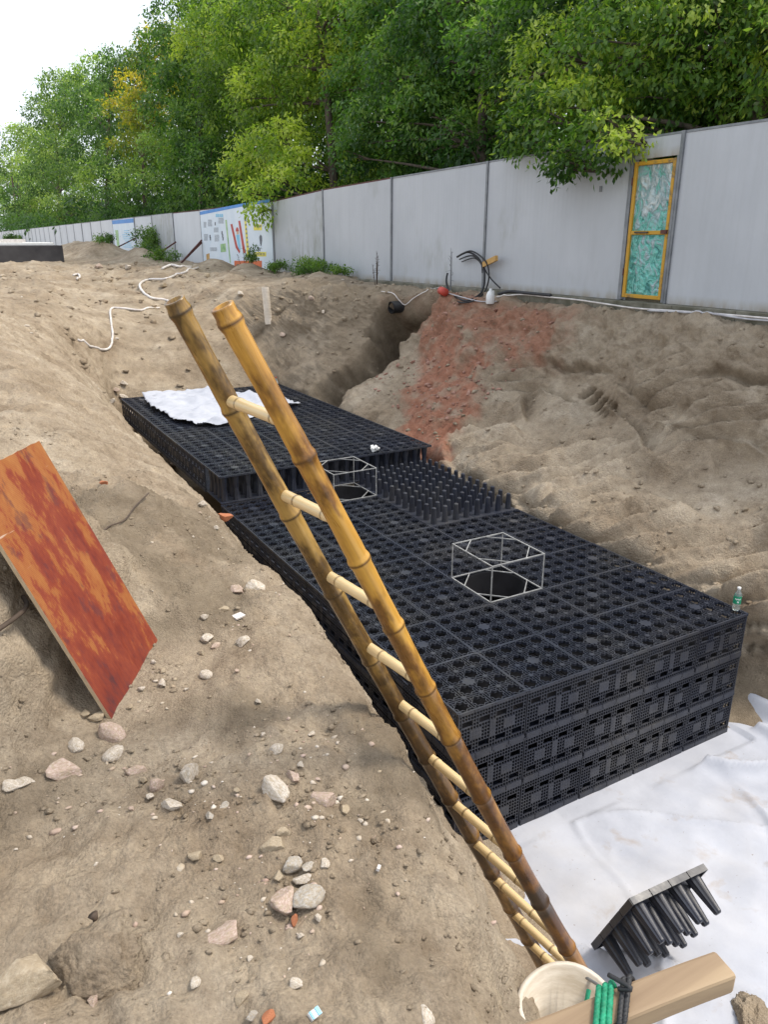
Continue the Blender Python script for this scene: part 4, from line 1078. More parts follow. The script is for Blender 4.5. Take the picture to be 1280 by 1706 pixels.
# second row: taller dark trees seen through the gaps (two kinds, copied)
def generic(seed, mat, H_=12.0, size=.30):
    rd = random.Random(seed); cs, rs = [], []
    for k in range(26):
        a = rd.uniform(0, 6.283); z = rd.uniform(1.2, H_); q = 1-abs((z/H_-.5))*1.05
        rad = 2.6*max(q, .25)*rd.uniform(.3, 1.0); cs.append((rad*math.cos(a), rad*math.sin(a), z)); rs.append(rd.uniform(.9, 1.4))
    return trunk_mesh((0, 0, 0), cs, rs, .2, rnd=rd), crown_mesh('crown', cs, rs, size, 9, 34, rg=np.random.default_rng(seed))
gens = [generic(31, M['leaf_b']), generic(32, M['leaf_b'])]
for me, mt in ((gens[0][0], M['bark']), (gens[0][1], M['leaf_b']), (gens[1][0], M['bark']), (gens[1][1], M['leaf_b'])): me.materials.append(mt)
k = 0
for yb in (7.5, 11.5, 15.5, 19.5, 24, 29, 34.5, 41, 48.5, 58):
    r = empty('broadleaf_tree', (15.2+1.6*(k % 2)+.02*yb, yb+4.5, -.82), 1.3*k, 'dark tree of the second row behind the hoarding, seen between the nearer crowns', 'tree', 'second row of trees')
    for me, nm in zip(gens[k % 2], ('trunk', 'crown')):
        o = bpy.data.objects.new(nm, me); COL.objects.link(o); o.parent = r
    s = random.uniform(.9, 1.15); r.scale = (s, s, s); k += 1
# shrubs under the trees
def shrub_mesh(seed):
    rd = random.Random(seed); cs = [(rd.uniform(-1.2, 1.2), rd.uniform(-1.6, 1.6), rd.uniform(.5, 2.5)) for _ in range(14)]
    return crown_mesh('foliage', cs, [rd.uniform(.6, .9) for _ in cs], .17, 9, 80, rg=np.random.default_rng(seed)), cs
SH = [shrub_mesh(s) for s in (51, 52, 53)]
for me, cs in SH: me.materials.append(M['leaf_b'])
STEM = []
for me, cs in SH:
    mb = MB()
    for c in cs[:8]: mb.tube([(c[0]*.3, c[1]*.5, -.05), (c[0]*.7, c[1]*.8, c[2]*.6), c], [.03, .022, .01], 6, False)
    m2 = mb.mesh('stem'); m2.materials.append(M['bark']); STEM.append(m2)
y = 6.0; k = 0
while y < 64:
    r = empty('shrub', (11.9+random.uniform(-.2, .5), y+3.6, -.85), random.uniform(0, 6), 'dark green shrub filling the gap behind the hoarding under the trees', 'shrub', 'shrubs behind the hoarding')
    for nm, me in (('foliage', SH[k % 3][0]), ('stem', STEM[k % 3])):
        o = bpy.data.objects.new(nm, me); COL.objects.link(o); o.parent = r
    s = random.uniform(.85, 1.1); r.scale = (s, s, s*random.uniform(.9, 1.15)); y += 2.3 + y*.02; k += 1
V, T = leaves([(random.uniform(10.5, 18), yv, random.uniform(.0, 2.6)) for yv in np.linspace(60, 175, 70)], [random.uniform(1.4, 2.2) for _ in range(70)], .5, 8, 12)
o = link('undergrowth', npmesh('undergrowth', V, np.arange(len(V)).reshape(-1, 4), {'tint': ('POINT', T*.7)}), None, M['leaf_b']); tag(o, kind='stuff')

# ------------------------------------------------------------------ weeds at the foot of the hoarding
def weed(px, py, h, w, label, dens=170, size=.07, n=9, x=None, mat='leaf_w'):
    p = atx(px, py, x) if x else hit(px, py)[0]
    p.z = drop(p.x, p.y)
    r = empty('weed', p, 0, label, 'plant', 'weeds along the hoarding')
    cs = [(random.uniform(-w, w)*.5, random.uniform(-w, w)*.7, random.uniform(.15, 1)*h) for _ in range(n)]
    link('foliage', crown_mesh('foliage', cs, [random.uniform(.30, .45)*min(w, h) for _ in cs], size, 7, dens/max(.2, min(w, h))), r, M[mat])
    mb = MB()
    for c in cs: mb.tube([(c[0]*.3, c[1]*.3, -.03), (c[0]*.8, c[1]*.8, c[2]*.6), c], [.008, .006, .003], 5, False)
    mb.build('stem', M['bark'], r)
weed(528, 462, .26, .8, 'low green weeds sprawling under the stained grey panel', x=8.25)
weed(505, 455, .34, .5, 'tuft of weeds at the trench corner beside the stained panel', x=8.3)
weed(560, 470, .18, .7, 'thin trailing weeds right of the low green clump', x=8.3, n=6)
weed(247, 432, .95, .9, 'tall bright weed climbing the second braced panel', x=8.2, dens=300, size=.11)
weed(280, 440, .35, 1.3, 'low weeds below the braced panels', x=8.0, dens=300, size=.10)
weed(180, 437, .35, .8, 'small grassy weed on the spoil left of the braces', x=7.0, dens=260, size=.10, n=6)
weed(460, 448, .22, .5, 'small leafy weed below the right edge of the poster', x=8.3, n=6)
weed(418, 440, .6, .25, 'thin dark sapling in front of the orange board on the poster', x=8.0, n=5)
weed(25, 402, .9, 3.0, 'pale weeds at the far end of the hoarding', x=8.0, dens=700, size=.25)
def stalks(px, py, h, label, n, mat, lean=.08, x=8.3):
    p = atx(px, py, x); p.z = drop(p.x, p.y); r = empty('dead_plant', p, 0, label, 'plant', 'dry stalks by the hoarding')
    for k in range(n):
        a = random.uniform(-lean, lean); b = random.uniform(-lean, lean); hh = h*random.uniform(.6, 1)
        mb = MB().tube([(a*.4, b*.4, -.04), (a*.8, b*.9, hh*.5), (a*1.1, b*1.6, hh)], [.009, .007, .004], 5)
        for q in range(7):
            z = hh*(.35+.09*q); mb.bar((a, b*1.2, z), (a+random.uniform(-.05, .05), b*1.2+random.uniform(-.09, .09), z+random.uniform(-.02, .07)), .006)
        mb.build('stalk', mat, r)
stalks(628, 470, .72, 'dark leafless stalks standing against the grey hoarding', 6, M['wire'])
stalks(752, 470, .85, 'single grey feathery stalk beside the hanging cables', 2, M['post'], .05)
stalks(410, 438, .8, 'dry twigs in front of the poster', 4, M['wire'], .2, 8.1)

# ------------------------------------------------------------------ cables, hoses and pipes
def ground_tube(name, pix, r, mat, label, cat, lift=.0, n=8, group=None):
    pts = []
    for px, py in pix:
        loc, nor = hit(px, py)
        if loc.x > 8.5 and loc.y < 20: loc = atx(px, py, 8.47); loc.z = max(drop(loc.x, loc.y), min(loc.z, -.90)); nor = Vector((0, 0, 1))
        pts.append(loc + nor*(r*.8+lift))
    pts = spline(pts, n)
    for i, p in enumerate(pts):
        z = drop(p.x, p.y)
        if p.z < z+r*.5: pts[i] = Vector((p.x, p.y, z+r*.5))
    o = MB().tube(pts, r, 7).build(name, mat, None, True); return tag(o, label, cat, group)
GH = 'hoses lying on the ground'
ground_tube('hose', [(128,567),(150,578),(172,583),(184,577),(187,560),(184,535),(185,516),(205,515),(235,518),(265,514)], .022, M['hose'], 'white hose making a loop down the far left bank', 'hose', group=GH)
ground_tube('hose', [(300,512),(278,502),(250,497),(236,485),(234,474),(248,467),(276,466),(292,460),(308,455),(330,447)], .03, M['hose'], 'white hose curling over the spoil behind the ladder tops', 'hose', group=GH)
ground_tube('hose', [(122,460),(130,458),(133,463),(128,466)], .03, M['hose'], 'short curl of pale hose on the far left spoil', 'hose', group=GH)
ground_tube('hose', [(270,449),(285,443),(300,446),(318,446)], .035, M['hose'], 'pale hose end near the foot of the braces', 'hose', group=GH)
ground_tube('hose', [(828,496),(870,490),(915,492),(960,498),(1005,508),(1060,516),(1120,520),(1200,526),(1290,534)], .012, M['hose'], 'pale hose running along the trench edge below the door', 'hose', .01, group=GH)
ground_tube('hose', [(1080,521),(1140,524),(1190,527),(1240,535),(1300,540)], .013, M['greyhose'], 'grey hose beside the pale one in the right corner of the trench edge', 'hose', .02, group=GH)
ground_tube('hose', [(636,487),(655,490),(666,500),(676,508),(690,497),(712,486),(738,477)], .009, M['hose'], 'thin pale hose looping past the drain pipe mouth', 'hose', .02, group=GH)
ground_tube('hose', [(745,489),(775,498),(800,503),(830,503)], .010, M['greyhose'], 'thin grey hose in front of the white jug', 'hose', .01, group=GH)
def hang_tube(name, pix, r, mat, label, cat):
    return tag(MB().tube(spline([atx(px, py, x) if x else hit(px, py)[0]+hit(px, py)[1]*.03 for px, py, x in pix], 6), r, 7).build(name, mat, None, True), label, cat, 'black cables at the hoarding')
hang_tube('cable', [(768,424,8.55),(784,418,8.5),(800,426,8.5),(812,440,8.52),(815,462,8.5),(808,486,8.42),(790,503,0),(764,505,0),(748,492,8.44),(745,478,8.52)], .014, M['black'], 'second black cable looping down from the fence post to the ground', 'cable')
hang_tube('cable', [(762,428,8.56),(780,420,8.54),(797,430,8.56),(806,448,8.56),(808,462,8.5),(806,478,8.42),(798,494,0),(778,502,0),(758,496,0),(748,484,8.42),(744,468,8.5),(746,455,8.55)], 8e-3*2.4, M['black'], 'thick black cable hanging in a loop from the fence post', 'cable')
hang_tube('cable', [(766,432,8.58),(785,426,8.55),(800,434,8.57),(810,452,8.57),(820,466,8.5),(834,480,8.46)], .013, M['black'], 'black cable drooping right from the post bracket', 'cable')
hang_tube('cable', [(770,436,8.6),(790,430,8.57),(802,440,8.58),(804,455,8.6)], .011, M['black'], 'short black cable end tied to the post bracket', 'cable')
ground_tube('cable', [(830,494),(850,489),(875,487),(897,489),(918,496)], .026, M['black'], 'black hose end lying by the hoarding right of the jug', 'hose', .03)
o = MB().bar(atx(806, 441, 8.58), atx(828, 430, 8.50), .05, .09).build('wood_offcut', M['wood']); tag(o, 'yellow wood offcut wedged behind the cables on the fence post', 'wood')
# drain pipe mouth
loc, nor = hit(664, 512)
mb = MB(); n = 20
c0 = Vector((loc.x-.16, loc.y, loc.z)); c1 = Vector((loc.x+1.2, loc.y+.15, loc.z+.05))
mb.tube([c0, c1], .115, n, False); mb.tube([c0+Vector((.001, 0, 0)), c1], .10, n, False)
b = len(mb.v)
for rr in (.115, .10):
    for k in range(n): mb.v.append((c0.x, c0.y+rr*math.cos(6.2832*k/n), c0.z+rr*math.sin(6.2832*k/n)))
for k in range(n): mb.f.append((b+k, b+(k+1) % n, b+n+(k+1) % n, b+n+k))
o = mb.build('drain_pipe', M['black'], None, True); tag(o, 'black drain pipe mouth poking from the trench corner under the hoarding', 'pipe')
# cream pvc stub
loc, nor = hit(447, 530)
r0 = empty('pvc_pipe', loc, 0, 'cream plastic pipe stub standing upright in the far trench wall', 'pipe')
zt = .62
mb = MB().tube([(0, 0, -.12), (-.03, .02, zt)], .075, 18, False)
mb.tube([(-.03, .02, zt), (0, 0, 0)], .066, 18, False)
mb.build('pipe_body', M['pvc'], r0, True)
mb = MB()
for k in range(19): z = .02+.031*k; mb.tube([(-.03*z/zt, .02*z/zt, z), (-.03*z/zt, .02*z/zt, z+.012)], .0768, 18)
mb.build('rib', M['pvc'], r0, True)
# red can and white jug
loc, nor = hit(738, 494); loc.z = drop(loc.x, loc.y)
r0 = empty('red_canister', loc, 0, 'faded red canister lying by the cables at the trench edge', 'canister')
MB().tube([(0, -.08, .075), (.02, .10, .10)], .07, 14).build('canister_body', M['red'], r0, True)
MB().tube([(.02, .10, .10), (.026, .135, .106)], .028, 10).build('cap', M['hose'], r0, True)
loc, nor = hit(817, 506); loc.z = drop(loc.x, loc.y)
r0 = empty('white_jug', loc, .5, 'small white plastic jug standing at the trench edge below the hoarding', 'jug')
mb = MB(); n = 14
for z, rr in ((0, .085), (.02, .095), (.14, .095), (.19, .07), (.22, .035), (.25, .03)):
    for k in range(n): mb.v.append((rr*math.cos(6.2832*k/n), .7*rr*math.sin(6.2832*k/n), z))
for i in range(5):
    for k in range(n): mb.f.append((i*n+k, i*n+(k+1) % n, (i+1)*n+(k+1) % n, (i+1)*n+k))
mb.f.append(tuple(5*n+k for k in range(n))); mb.build('jug_body', M['white'], r0, True)
MB().tube(spline([(.06, 0, .18), (.12, 0, .20), (.13, 0, .13), (.09, 0, .08)], 4), .014, 7).build('handle', M['white'], r0, True)
# dark low tank far left
p = atz(103, 441, -1.0)
tk = empty('low_tank', (p.x-2.2, p.y+1.5, -1.0), 0, 'low dark grey tank with a pale lid far away on the left', 'tank')
bevel(MB().box((0, 0, .36), (4.6, 3.2, .78)).build('tank_wall', M['darkbox'], tk), .02)
bevel(MB().box((-.10, .10, .80), (4.2, 2.9, .12)).build('lid', M['white'], tk), .02)
o = MB().box((-.5, .2, .93), (3.0, 2.2, .12)).build('foam_slab', M['hose'], tk)

# ------------------------------------------------------------------ bucket, beam and rope at the trench edge
bc = ray(952, 1686)*1.98
bk = empty('bucket', bc-Vector((0, 0, .30)), .3, 'dirty white bucket hanging below the timber beam at the trench edge', 'bucket')
mb = MB(); n = 40; R0 = .134
prof = [(.0, .0), (.0, .098), (.30, R0-.004), (.30, R0+.006), (.304, R0+.006), (.305, R0-.007), (.012, .094), (.012, .0)]
for z, rr in prof:
    for k in range(n):
        a = 6.2832*k/n; w = 1+.012*math.sin(2*a+.4)
        dz = .006*math.sin(3*a) if z > .2 else 0
        mb.v.append((rr*w*math.cos(a), rr*w*math.sin(a), z+dz))
for i in range(len(prof)-1):
    for k in range(n): mb.f.append((i*n+k, i*n+(k+1) % n, (i+1)*n+(k+1) % n, (i+1)*n+k))
mb.build('bucket_wall', M['bucket'], bk, True)
for zz in (.265, .235):
    MB().tube([(( R0-.002-(.30-zz)*.1+.004)*math.cos(6.2832*k/n), (R0-.002-(.30-zz)*.1+.004)*math.sin(6.2832*k/n), zz) for k in range(n+1)], .004, 5, False).build('rib', M['bucket'], bk, True)
zb = -1.50
E0, E1 = atz(1195, 1582, zb), atz(1228, 1624, zb); S0 = atz(880, 1700, zb)
bd = (S0 - E0).normalized(); bwv = (E1-E0); bwv = (bwv - bd*bwv.dot(bd)); bwid = bwv.length*1.05; bwv.normalize()
bo = (E0+E1)/2
L = 1.35
mb = MB(); ns = 18
for i in range(ns+1):
    c = bo + bd*(L*i/ns) + Vector((0, 0, .003*math.sin(i*.8)))
    for sx, sz in ((-1, 0), (1, 0), (1, -1), (-1, -1)):
        q = c + bwv*(sx*bwid/2) + Vector((0, 0, sz*.055)); mb.v.append(tuple(q-bo))
for i in range(ns):
    for k in range(4): a = i*4+k; b = i*4+(k+1) % 4; mb.f.append((a, b, b+4, a+4))
mb.f += [(3, 2, 1, 0), tuple(ns*4+k for k in range(4))]
o = mb.build('timber_beam', M['timber']); o.location = bo; bevel(o, .008, 2); tag(o, 'pale sawn timber beam reaching out over the bucket and trench', 'beam')
def rope_loop(off, r, mat, name, parent, skew=.0, turns=0, hw=.008, hh=.007):
    c = bo + bd*off + Vector((0, 0, -.0275)); pts = []
    w, h = bwid/2+r+.0015, .0275+r+.0015
    for k in range(33):
        a = 6.2832*k/32
        ca, sa = math.cos(a), math.sin(a)
        u = w*max(-1, min(1, ca*1.35)); v = h*max(-1, min(1, sa*1.35))
        pts.append(c + bwv*u + Vector((0, 0, v)) + bd*(skew*math.cos(a)))
    mb = MB(); mb.tube(pts, r, 8, False)
    # twisted strands
    cur = spline(pts[:], 3)
    for s in range(3):
        sp = []
        for i, p in enumerate(cur):
            d = (cur[min(i+1, len(cur)-1)]-cur[max(i-1, 0)]).normalized(); x = d.cross(Vector((.3, .5, .81))).normalized(); y = d.cross(x)
            an = i*.85+s*2.094; sp.append(p+(x*math.cos(an)+y*math.sin(an))*r*.55)
        mb.tube(sp, r*.62, 5, False)
    return mb.build(name, mat, parent, True)
rp = empty('green_rope', bo+bd*.33, 0, 'green twisted rope wound round the timber beam and tied to the bucket', 'rope')
def reparent(o, r): o.location = -Vector(r.location); return o
for k, off in enumerate((.305, .320, .336)): reparent(rope_loop(off, .0062, M['rope'], 'rope_turn', rp, .045), rp)
tail = spline([bo+bd*.345+Vector((0, 0, -.062)), bo+bd*.34+Vector((-.02, .06, -.12)), bc+Vector((.02, -.02, -.01)), bc+Vector((.09, .03, -.01))], 8)
reparent(MB().tube(tail, .0062, 7).build('rope_tail', M['rope'], rp, True), rp)
st = empty('black_cord', bo+bd*.27, 0, 'dark cord tied round the timber beam next to the green rope', 'cord')
for off, sk in ((.262, .05), (.276, .048)): reparent(rope_loop(off, .0055, M['black'], 'cord_turn', st, sk), st)
reparent(MB().tube(spline([bo+bd*.27+bwv*(-.02)+Vector((0, 0, .012)), bo+bd*.255+Vector((0, 0, .03)), bo+bd*.275+bwv*(-.05)+Vector((0, 0, .02))], 5), .005, 6).build('knot', M['black'], st, True), st)
hd = [bc+Vector((R0*math.cos(a), R0*math.sin(a)*1.0, -.02)) for a in (.55, .55+math.pi)]
mid = (hd[0]+hd[1])/2 + Vector((.02, -.06, .10))
o = MB().tube(spline([hd[0], hd[0].lerp(mid, .6)+Vector((.02, -.02, .02)), mid, hd[1].lerp(mid, .6)+Vector((-.02, -.02, .02)), hd[1]], 6), .004, 6).build('bail_handle', M['post'], bk, True)
o.matrix_basis = (Matrix.Translation(bk.location) @ Matrix.Rotation(.3, 4, 'Z')).inverted()

# ------------------------------------------------------------------ stones
def stone_mesh(seed, kind='angular'):
    rd = random.Random(seed); import bmesh
    bm = bmesh.new(); bmesh.ops.create_icosphere(bm, subdivisions=5 if kind == 'clod' else 4, radius=1)
    npl = {'angular': 16, 'round': 9, 'clod': 14}[kind]
    pl = [(Vector((rd.gauss(0, 1), rd.gauss(0, 1), rd.gauss(0, 1))).normalized(), rd.uniform(.45, .82) if kind != 'round' else rd.uniform(.7, .9)) for _ in range(npl)]
    V = np.array([v.co for v in bm.verts])
    nz = .06*fbm(V*1.3+seed*3.1, 2)+.035*fbm(V*4+seed, 3, .65)+.012*fbm(V*14+seed, 2)
    if kind == 'clod': nz = .16*fbm(V*1.6+seed*3.1, 3)+.08*fbm(V*5+seed, 4, .65)+.05*np.maximum(fbm(V*12+seed, 3, .7), -.2)
    for v, q in zip(bm.verts, nz):
        p = v.co.copy()
        for nn, dd in pl:
            k = p.dot(nn)
            if k > dd: p -= nn*(k-dd)*(.97 if kind == 'angular' else .7)
        v.co = p*(1.12+q)
    me = bpy.data.meshes.new('stone'); bm.to_mesh(me); bm.free(); me.shade_smooth()
    return me
SM = {}
def stone(px, py, rp, mat, label, group=None, asp=(1.15, .95, .75), kind='angular', sink=.25, name='stone', seed=None, cat='stone'):
    loc, nor = hit(px, py); dep = loc.x*SY*CT+loc.y*CY*CT-loc.z*ST
    r = rp*dep/F*(.86 if rp < 40 else 1)
    sd_ = seed if seed is not None else random.randrange(14)
    key = (sd_, kind, mat)
    if key not in SM:
        SM[key] = stone_mesh(sd_, kind); SM[key].materials.append(M[mat])
    o = link(name, SM[key])
    if kind == 'clod':
        me = SM[key].copy(); co = np.array([v.co for v in me.vertices])*np.array([r*asp[0], r*asp[1], r*asp[2]]); me.vertices.foreach_set('co', co.astype(np.float32).ravel()); me.update(); o.data = me; asp = tuple(a for a in asp)
    o.location = loc + nor*(r*asp[2]*(1-sink)-.3*r*sink)
    o.scale = (1, 1, 1) if kind == 'clod' else (r*asp[0], r*asp[1], r*asp[2]); o.rotation_euler = (random.uniform(-.35, .35), random.uniform(-.35, .35), random.uniform(0, 6.28))
    return tag(o, label, cat, group)
GS = 'stones on the near bank'
P_, G_, K_, S_ = 'stone_pale', 'stone_grey', 'stone_pink', 'stone_soil'
stone(48, 1660, 64, S_, 'large pale soil-crusted boulder in the bottom left corner', GS, (1.0, .8, .68), 'angular', .3, 'boulder', 101)
stone(150, 1618, 92, 'soil', 'broad crumbly soil clod behind the corner boulder, a rusty nail in its top', GS, (1.05, .8, .5), 'clod', .55, 'soil_clod', 102)
big = [(185,1226,23,K_,'pinkish rounded stone just below the lower corner of the board'),(125,1244,15,P_,'small pale stone left of the pinkish rounded one'),(190,1258,17,P_,'cream stone below the pinkish rounded one'),
 (105,1290,30,K_,'wide pale pink stone lying alone on the left'),(318,1297,30,P_,'upright white angular stone in the middle of the near bank'),(262,1312,16,K_,'mauve angular stone left of the upright white one'),
 (228,1284,18,K_,'pinkish rubble lump behind the mauve stone'),(285,1340,22,P_,'flat cream slab of stone below the mauve one'),(372,1345,13,G_,'small brown-grey stone right of the flat cream slab'),
 (350,1361,11,G_,'little grey stone beside the brown-grey one'),(452,1320,28,P_,'long whitish stone in front of a pink block'),(485,1298,19,K_,'pink block behind the long whitish stone'),
 (540,1335,25,K_,'dull mauve angular stone near the edge of the bank'),(572,1352,15,S_,'earthy lump against the dull mauve stone'),(460,1250,13,P_,'pale pebble above the pink block'),
 (455,1410,21,S_,'tan stone at the top of the rubble cluster'),(472,1388,14,S_,'small tan stone behind the top of the rubble cluster'),(485,1442,20,G_,'grey stone inside the rubble cluster'),
 (462,1462,15,S_,'tan stone on the left of the rubble cluster'),(505,1466,15,P_,'long pale stone on the right of the rubble cluster'),(515,1446,13,G_,'bluish grey stone right of the rubble cluster'),
 (540,1441,12,P_,'cream cube-like stone right of the bluish grey one'),(512,1498,27,G_,'smooth grey rounded stone at the foot of the rubble cluster'),(466,1506,32,K_,'broad stained pink and orange stone left of the smooth grey one'),
 (375,1552,31,K_,'flat maroon-pink stone near the bottom of the bank'),(327,1428,14,S_,'half-buried tan stone on the smooth mud'),(362,1431,11,S_,'second half-buried tan stone on the smooth mud, smaller'),
 (490,1642,13,P_,'pale pink shard standing on the sandy mud'),(402,1664,16,S_,'tan stone near the bottom edge'),(423,1692,12,G_,'blue-grey stone at the bottom edge'),(710,1696,21,P_,'flat pale stone cut by the bottom edge below the ladder'),
 (155,1668,19,K_,'pinkish stone between the two boulders'),(325,1638,11,P_,'round pale pebble right of the broad boulder'),(425,980,20,P_,'pale stone at the top of the bank, right of a pink one'),(395,986,15,K_,'pink stone at the top of the bank'),
 (344,1066,14,P_,'pale stone right of the board'),(360,1076,11,K_,'flat pink stone touching the pale one right of the board'),(405,1070,14,P_,'cream stone with an orange side in the open mud'),(372,1016,11,S_,'small tan stone above the white tile chip'),
 (345,1126,11,P_,'lilac white pebble right of the board corner'),(160,1197,15,S_,'tan stone touching the lower corner of the board'),(142,1190,12,S_,'tan stone in the shade under the board'),
 (12,1312,16,P_,'cream stone cut by the left edge'),(36,1304,17,P_,'flat cream stone near the left edge')]
for px, py, rp, mt, lab in big:
    asp = (1.25, .9, .7)
    if 'flat' in lab: asp = (1.4, .95, .42)
    if 'long' in lab: asp = (1.5, .8, .7)
    if 'upright' in lab: asp = (.95, .8, 1.0)
    stone(px, py, rp, mt, lab, GS, asp, 'round' if ('round' in lab or 'pebble' in lab) else 'angular', .48)
stone(487, 1542, 14, 'brick', 'bright orange brick shard beside the flat maroon stone', GS, (1.0, .5, 1.1), seed=3, name='brick_shard')
stone(447, 1698, 16, 'brick', 'orange brick lump at the bottom edge', GS, (1.0, .8, .9), seed=4, name='brick_shard')
stone(172, 806, 8, 'brick', 'small red brick shard on the heap right of the board', GS, (1.3, .6, .6), seed=5, name='brick_shard')
stone(368, 862, 16, 'brick', 'broken brick half on the far edge of the bank', GS, (1.6, .8, .6), seed=6, name='brick_shard')
_wh = lambda px, py: ('on the heap right of the board' if py < 900 and px < 320 and py > 730 else 'at the far left edge of the trench' if py > 600 and py < 730 else 'on the far spoil' if py < 600 else 'on the top edge of the near bank' if py < 1100 else 'in the open mud below the board' if py < 1260 and px < 450 else 'near the ladder side of the bank' if px > 490 else 'in the lower part of the near bank')
for px, py, rp in ((288,775,7),(335,842,8),(357,880,7),(430,1170,6),(338,1031,9),(270,1142,9),(200,662,9),(216,690,9),(226,714,8),(190,650,7),(205,640,7),(183,668,7),(335,1090,7),(250,1330,9),(240,1300,8),(395,1318,7),(530,1530,8),
                   (500,1560,7),(415,1600,7),(300,1560,6),(220,1350,7),(98,1640,7),(560,1250,6),(520,1225,7),(600,1370,6),(440,1225,6),(500,1275,7),(395,1120,6),(270,1120,7),(255,1105,6),(235,1150,7),(215,1180,7),(310,1150,5),(540,1490,6),(560,1545,5),
                   (470,560,6),(400,493,7),(520,500,6),(345,462,6),(275,478,7),(165,447,7),(540,520,5),(215,447,7)):
    stone(px, py, rp, random.choice([P_, P_, S_, K_]), 'small loose stone ' + _wh(px, py), 'small loose stones', (1.2, .9, .7), 'angular', .1)
stone(1262, 1716, 50, 'soil', 'brown soil clod lying on the white sheet in the bottom right corner', None, (1.0, .9, .55), 'clod', .3, 'soil_clod', 103, 'soil clod')
# chips, wrapper, nail, wires
def chip(px, py, w, h, mat, label, name, cat, rz=0, tilt=.2):
    loc, nor = hit(px, py); o = MB().box((0, 0, 0), (w, h, .008)).build(name, mat); o.location = loc+nor*.012
    o.rotation_euler = (tilt, .1, rz); return tag(o, label, cat)
chip(398, 1030, .055, .03, M['hose'], 'white tile chip lying in the mud of the near bank', 'tile_chip', 'tile', .5)
wr = chip(520, 1699, .026, .016, M['white'], 'torn white and blue wrapper at the bottom edge', 'wrapper', 'wrapper', .3, .4)
for dx, w_ in ((-.009, .005), (.007, .008)): MB().box((dx, 0, .0052), (w_, .0158, .003)).build('blue_print', M['skyblue'], wr)
chip(632, 1448, .016, .008, M['hose'], 'tiny pale scrap on the slope left of the ladder', 'plastic_scrap', 'scrap', .8)
loc, nor = hit(160, 1560)
o = MB().tube([loc-Vector((0, 0, .02)), loc+Vector((.004, 0, .05)), loc+Vector((.0, .004, .062))], [.006, .006, .012], 8).build('rusty_nail', M['wire'], None, True); tag(o, 'rusty nail standing in the top of the broad boulder', 'nail')
def wire(pix, r, label, lift):
    pts = [hit(px, py)[0]+hit(px, py)[1]*l for (px, py), l in zip(pix, lift)]
    o = MB().tube(spline(pts, 5), r, 6).build('wire', M['wire'], None, True); tag(o, label, 'wire', 'thin rusty wires')
wire([(150,905),(180,880),(205,868),(225,845),(241,828)], .004, 'thin twisted wire poking from the soil right of the board', [0, .006, .012, .012, .03])
wire([(-20,1060),(5,1035),(22,1012),(38,994)], .008, 'dark root coming out of the soil left of the board', [0, .04, .04, .0])

# ------------------------------------------------------------------ loose crumbs of soil and gravel
def crumbs(n, xr, yr, smin, smax, mat, name, filt=None):
    import bmesh
    bm = bmesh.new(); bmesh.ops.create_icosphere(bm, subdivisions=1, radius=1); bv = np.array([v.co for v in bm.verts]); bf = np.array([[v.index for v in f.verts] for f in bm.faces]); bm.free()
    V, Fc = [], []; c = 0
    while c < n:
        x, y = random.uniform(*xr), yr[0]+(yr[1]-yr[0])*random.random()**1.5
        if filt and not filt(x, y): continue
        loc, nor, i, d = BVH.ray_cast(Vector((x, y, 2)), Vector((0, 0, -1)))
        c += 1
        if loc is None or loc.z < -3.9: continue
        s = smin+(smax-smin)*random.random()**4
        q = bv*(1+.35*rng.normal(size=(len(bv), 1)))*s*np.array([1.1, .9, .7])*(.7+.6*rng.random(3))
        V.append(q+np.array(loc)+np.array(nor)*s*.25); Fc.append(bf+len(V)*len(bv)-len(bv))
    me = npmesh(name, np.concatenate(V), np.concatenate(Fc)); o = link(name, me, None, mat); return tag(o, kind='stuff')
def clus(x, y): return (math.sin(x*4.1+y*2.7)+math.sin(x*7.3-y*5.1+1)+math.sin(y*3.3+x*1.7+2)) > random.uniform(-.8, 2.2)
crumbs(3000, (-.6, 1.7), (.6, 6), .002, .010, M['soil'], 'soil_crumbs', clus)
crumbs(150, (-.6, 1.5), (.6, 5), .002, .010, M['stone_pale'], 'pale_gravel', clus)
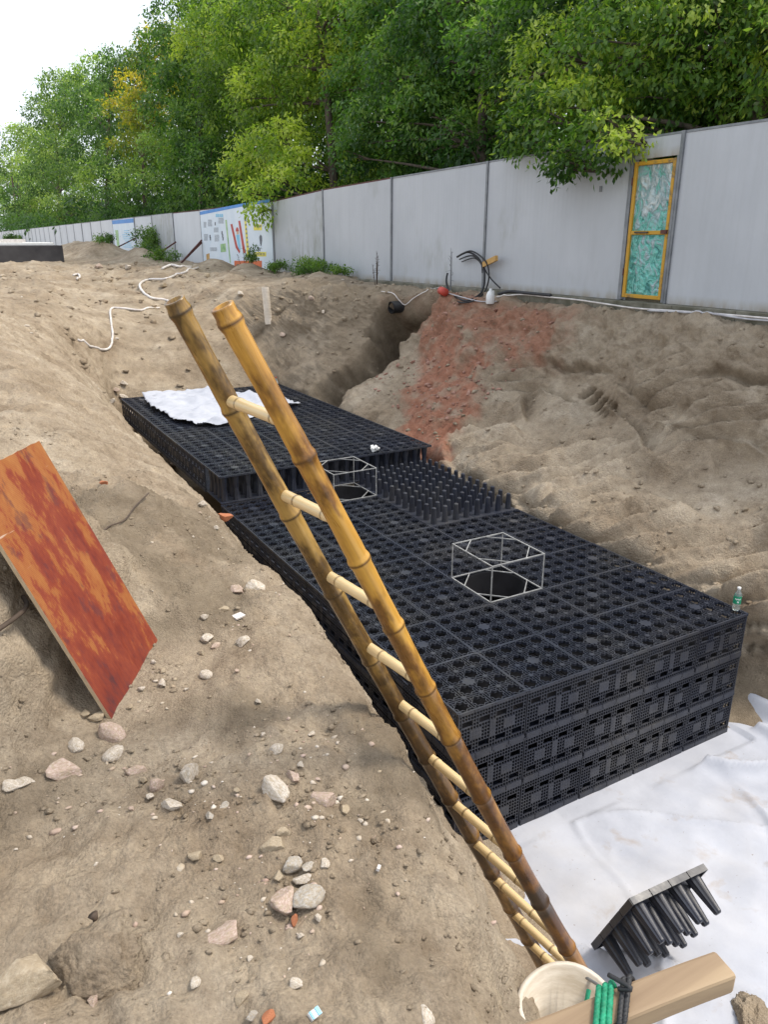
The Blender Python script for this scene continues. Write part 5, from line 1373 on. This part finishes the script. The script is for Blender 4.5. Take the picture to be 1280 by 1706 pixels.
crumbs(160, (-.6, 1.5), (.6, 5), .002, .009, M['stone_pink'], 'pink_gravel', clus)
crumbs(1500, (5.6, 8.5), (3.0, 15), .006, .04, M['soil'], 'soil_crumbs', None)
M['brick_dusty'] = m_simple('dusty_brick', (.24, .12, .085), (.42, .25, .19), 6, .95, bstr=.4)
crumbs(420, (6.2, 8.2), (9.4, 12.2), .012, .045, M['brick_dusty'], 'brick_rubble', None)
crumbs(1600, (-.5, 8.3), (12.5, 30), .01, .07, M['soil'], 'soil_crumbs', None)
crumbs(70, (-.5, 8.3), (12.5, 26), .01, .04, M['stone_pale'], 'pale_gravel', None)

def rubble(centres, n, smin, smax, mat, name):
    import bmesh
    bm = bmesh.new(); bmesh.ops.create_icosphere(bm, subdivisions=1, radius=1); bv = np.array([v.co for v in bm.verts]); bf = np.array([[v.index for v in f.verts] for f in bm.faces]); bm.free()
    V, Fc = [], []
    for px, py, sp in centres:
        c, _ = hit(px, py)
        for _ in range(n):
            loc, nor, i, d = BVH.ray_cast(Vector((c.x+random.gauss(0, sp), c.y+random.gauss(0, sp), 2)), Vector((0, 0, -1)))
            if loc is None or loc.z < -3: continue
            sz = smin+(smax-smin)*random.random()**2.5
            q = bv*(1+.3*rng.normal(size=(len(bv), 1)))*sz*np.array([1.2, .9, .6])*(.7+.6*rng.random(3))
            V.append(q+np.array(loc)+np.array(nor)*sz*.15); Fc.append(bf+(len(V)-1)*len(bv))
    return tag(link(name, npmesh(name, np.concatenate(V), np.concatenate(Fc)), None, mat), kind='stuff')
SPOTS = [(230,1290,.10),(470,1460,.09),(540,1215,.12),(205,680,.22),(375,1040,.12),(300,1340,.09),(440,1560,.10),(80,1330,.14),(260,1130,.08),(350,870,.16),(500,1290,.09),(560,1370,.09)]
rubble(SPOTS, 13, .002, .010, M['stone_pale'], 'pale_rubble')
rubble(SPOTS, 14, .002, .011, M['stone_pink'], 'pink_rubble')
rubble(SPOTS, 46, .002, .012, M['soil'], 'soil_rubble')
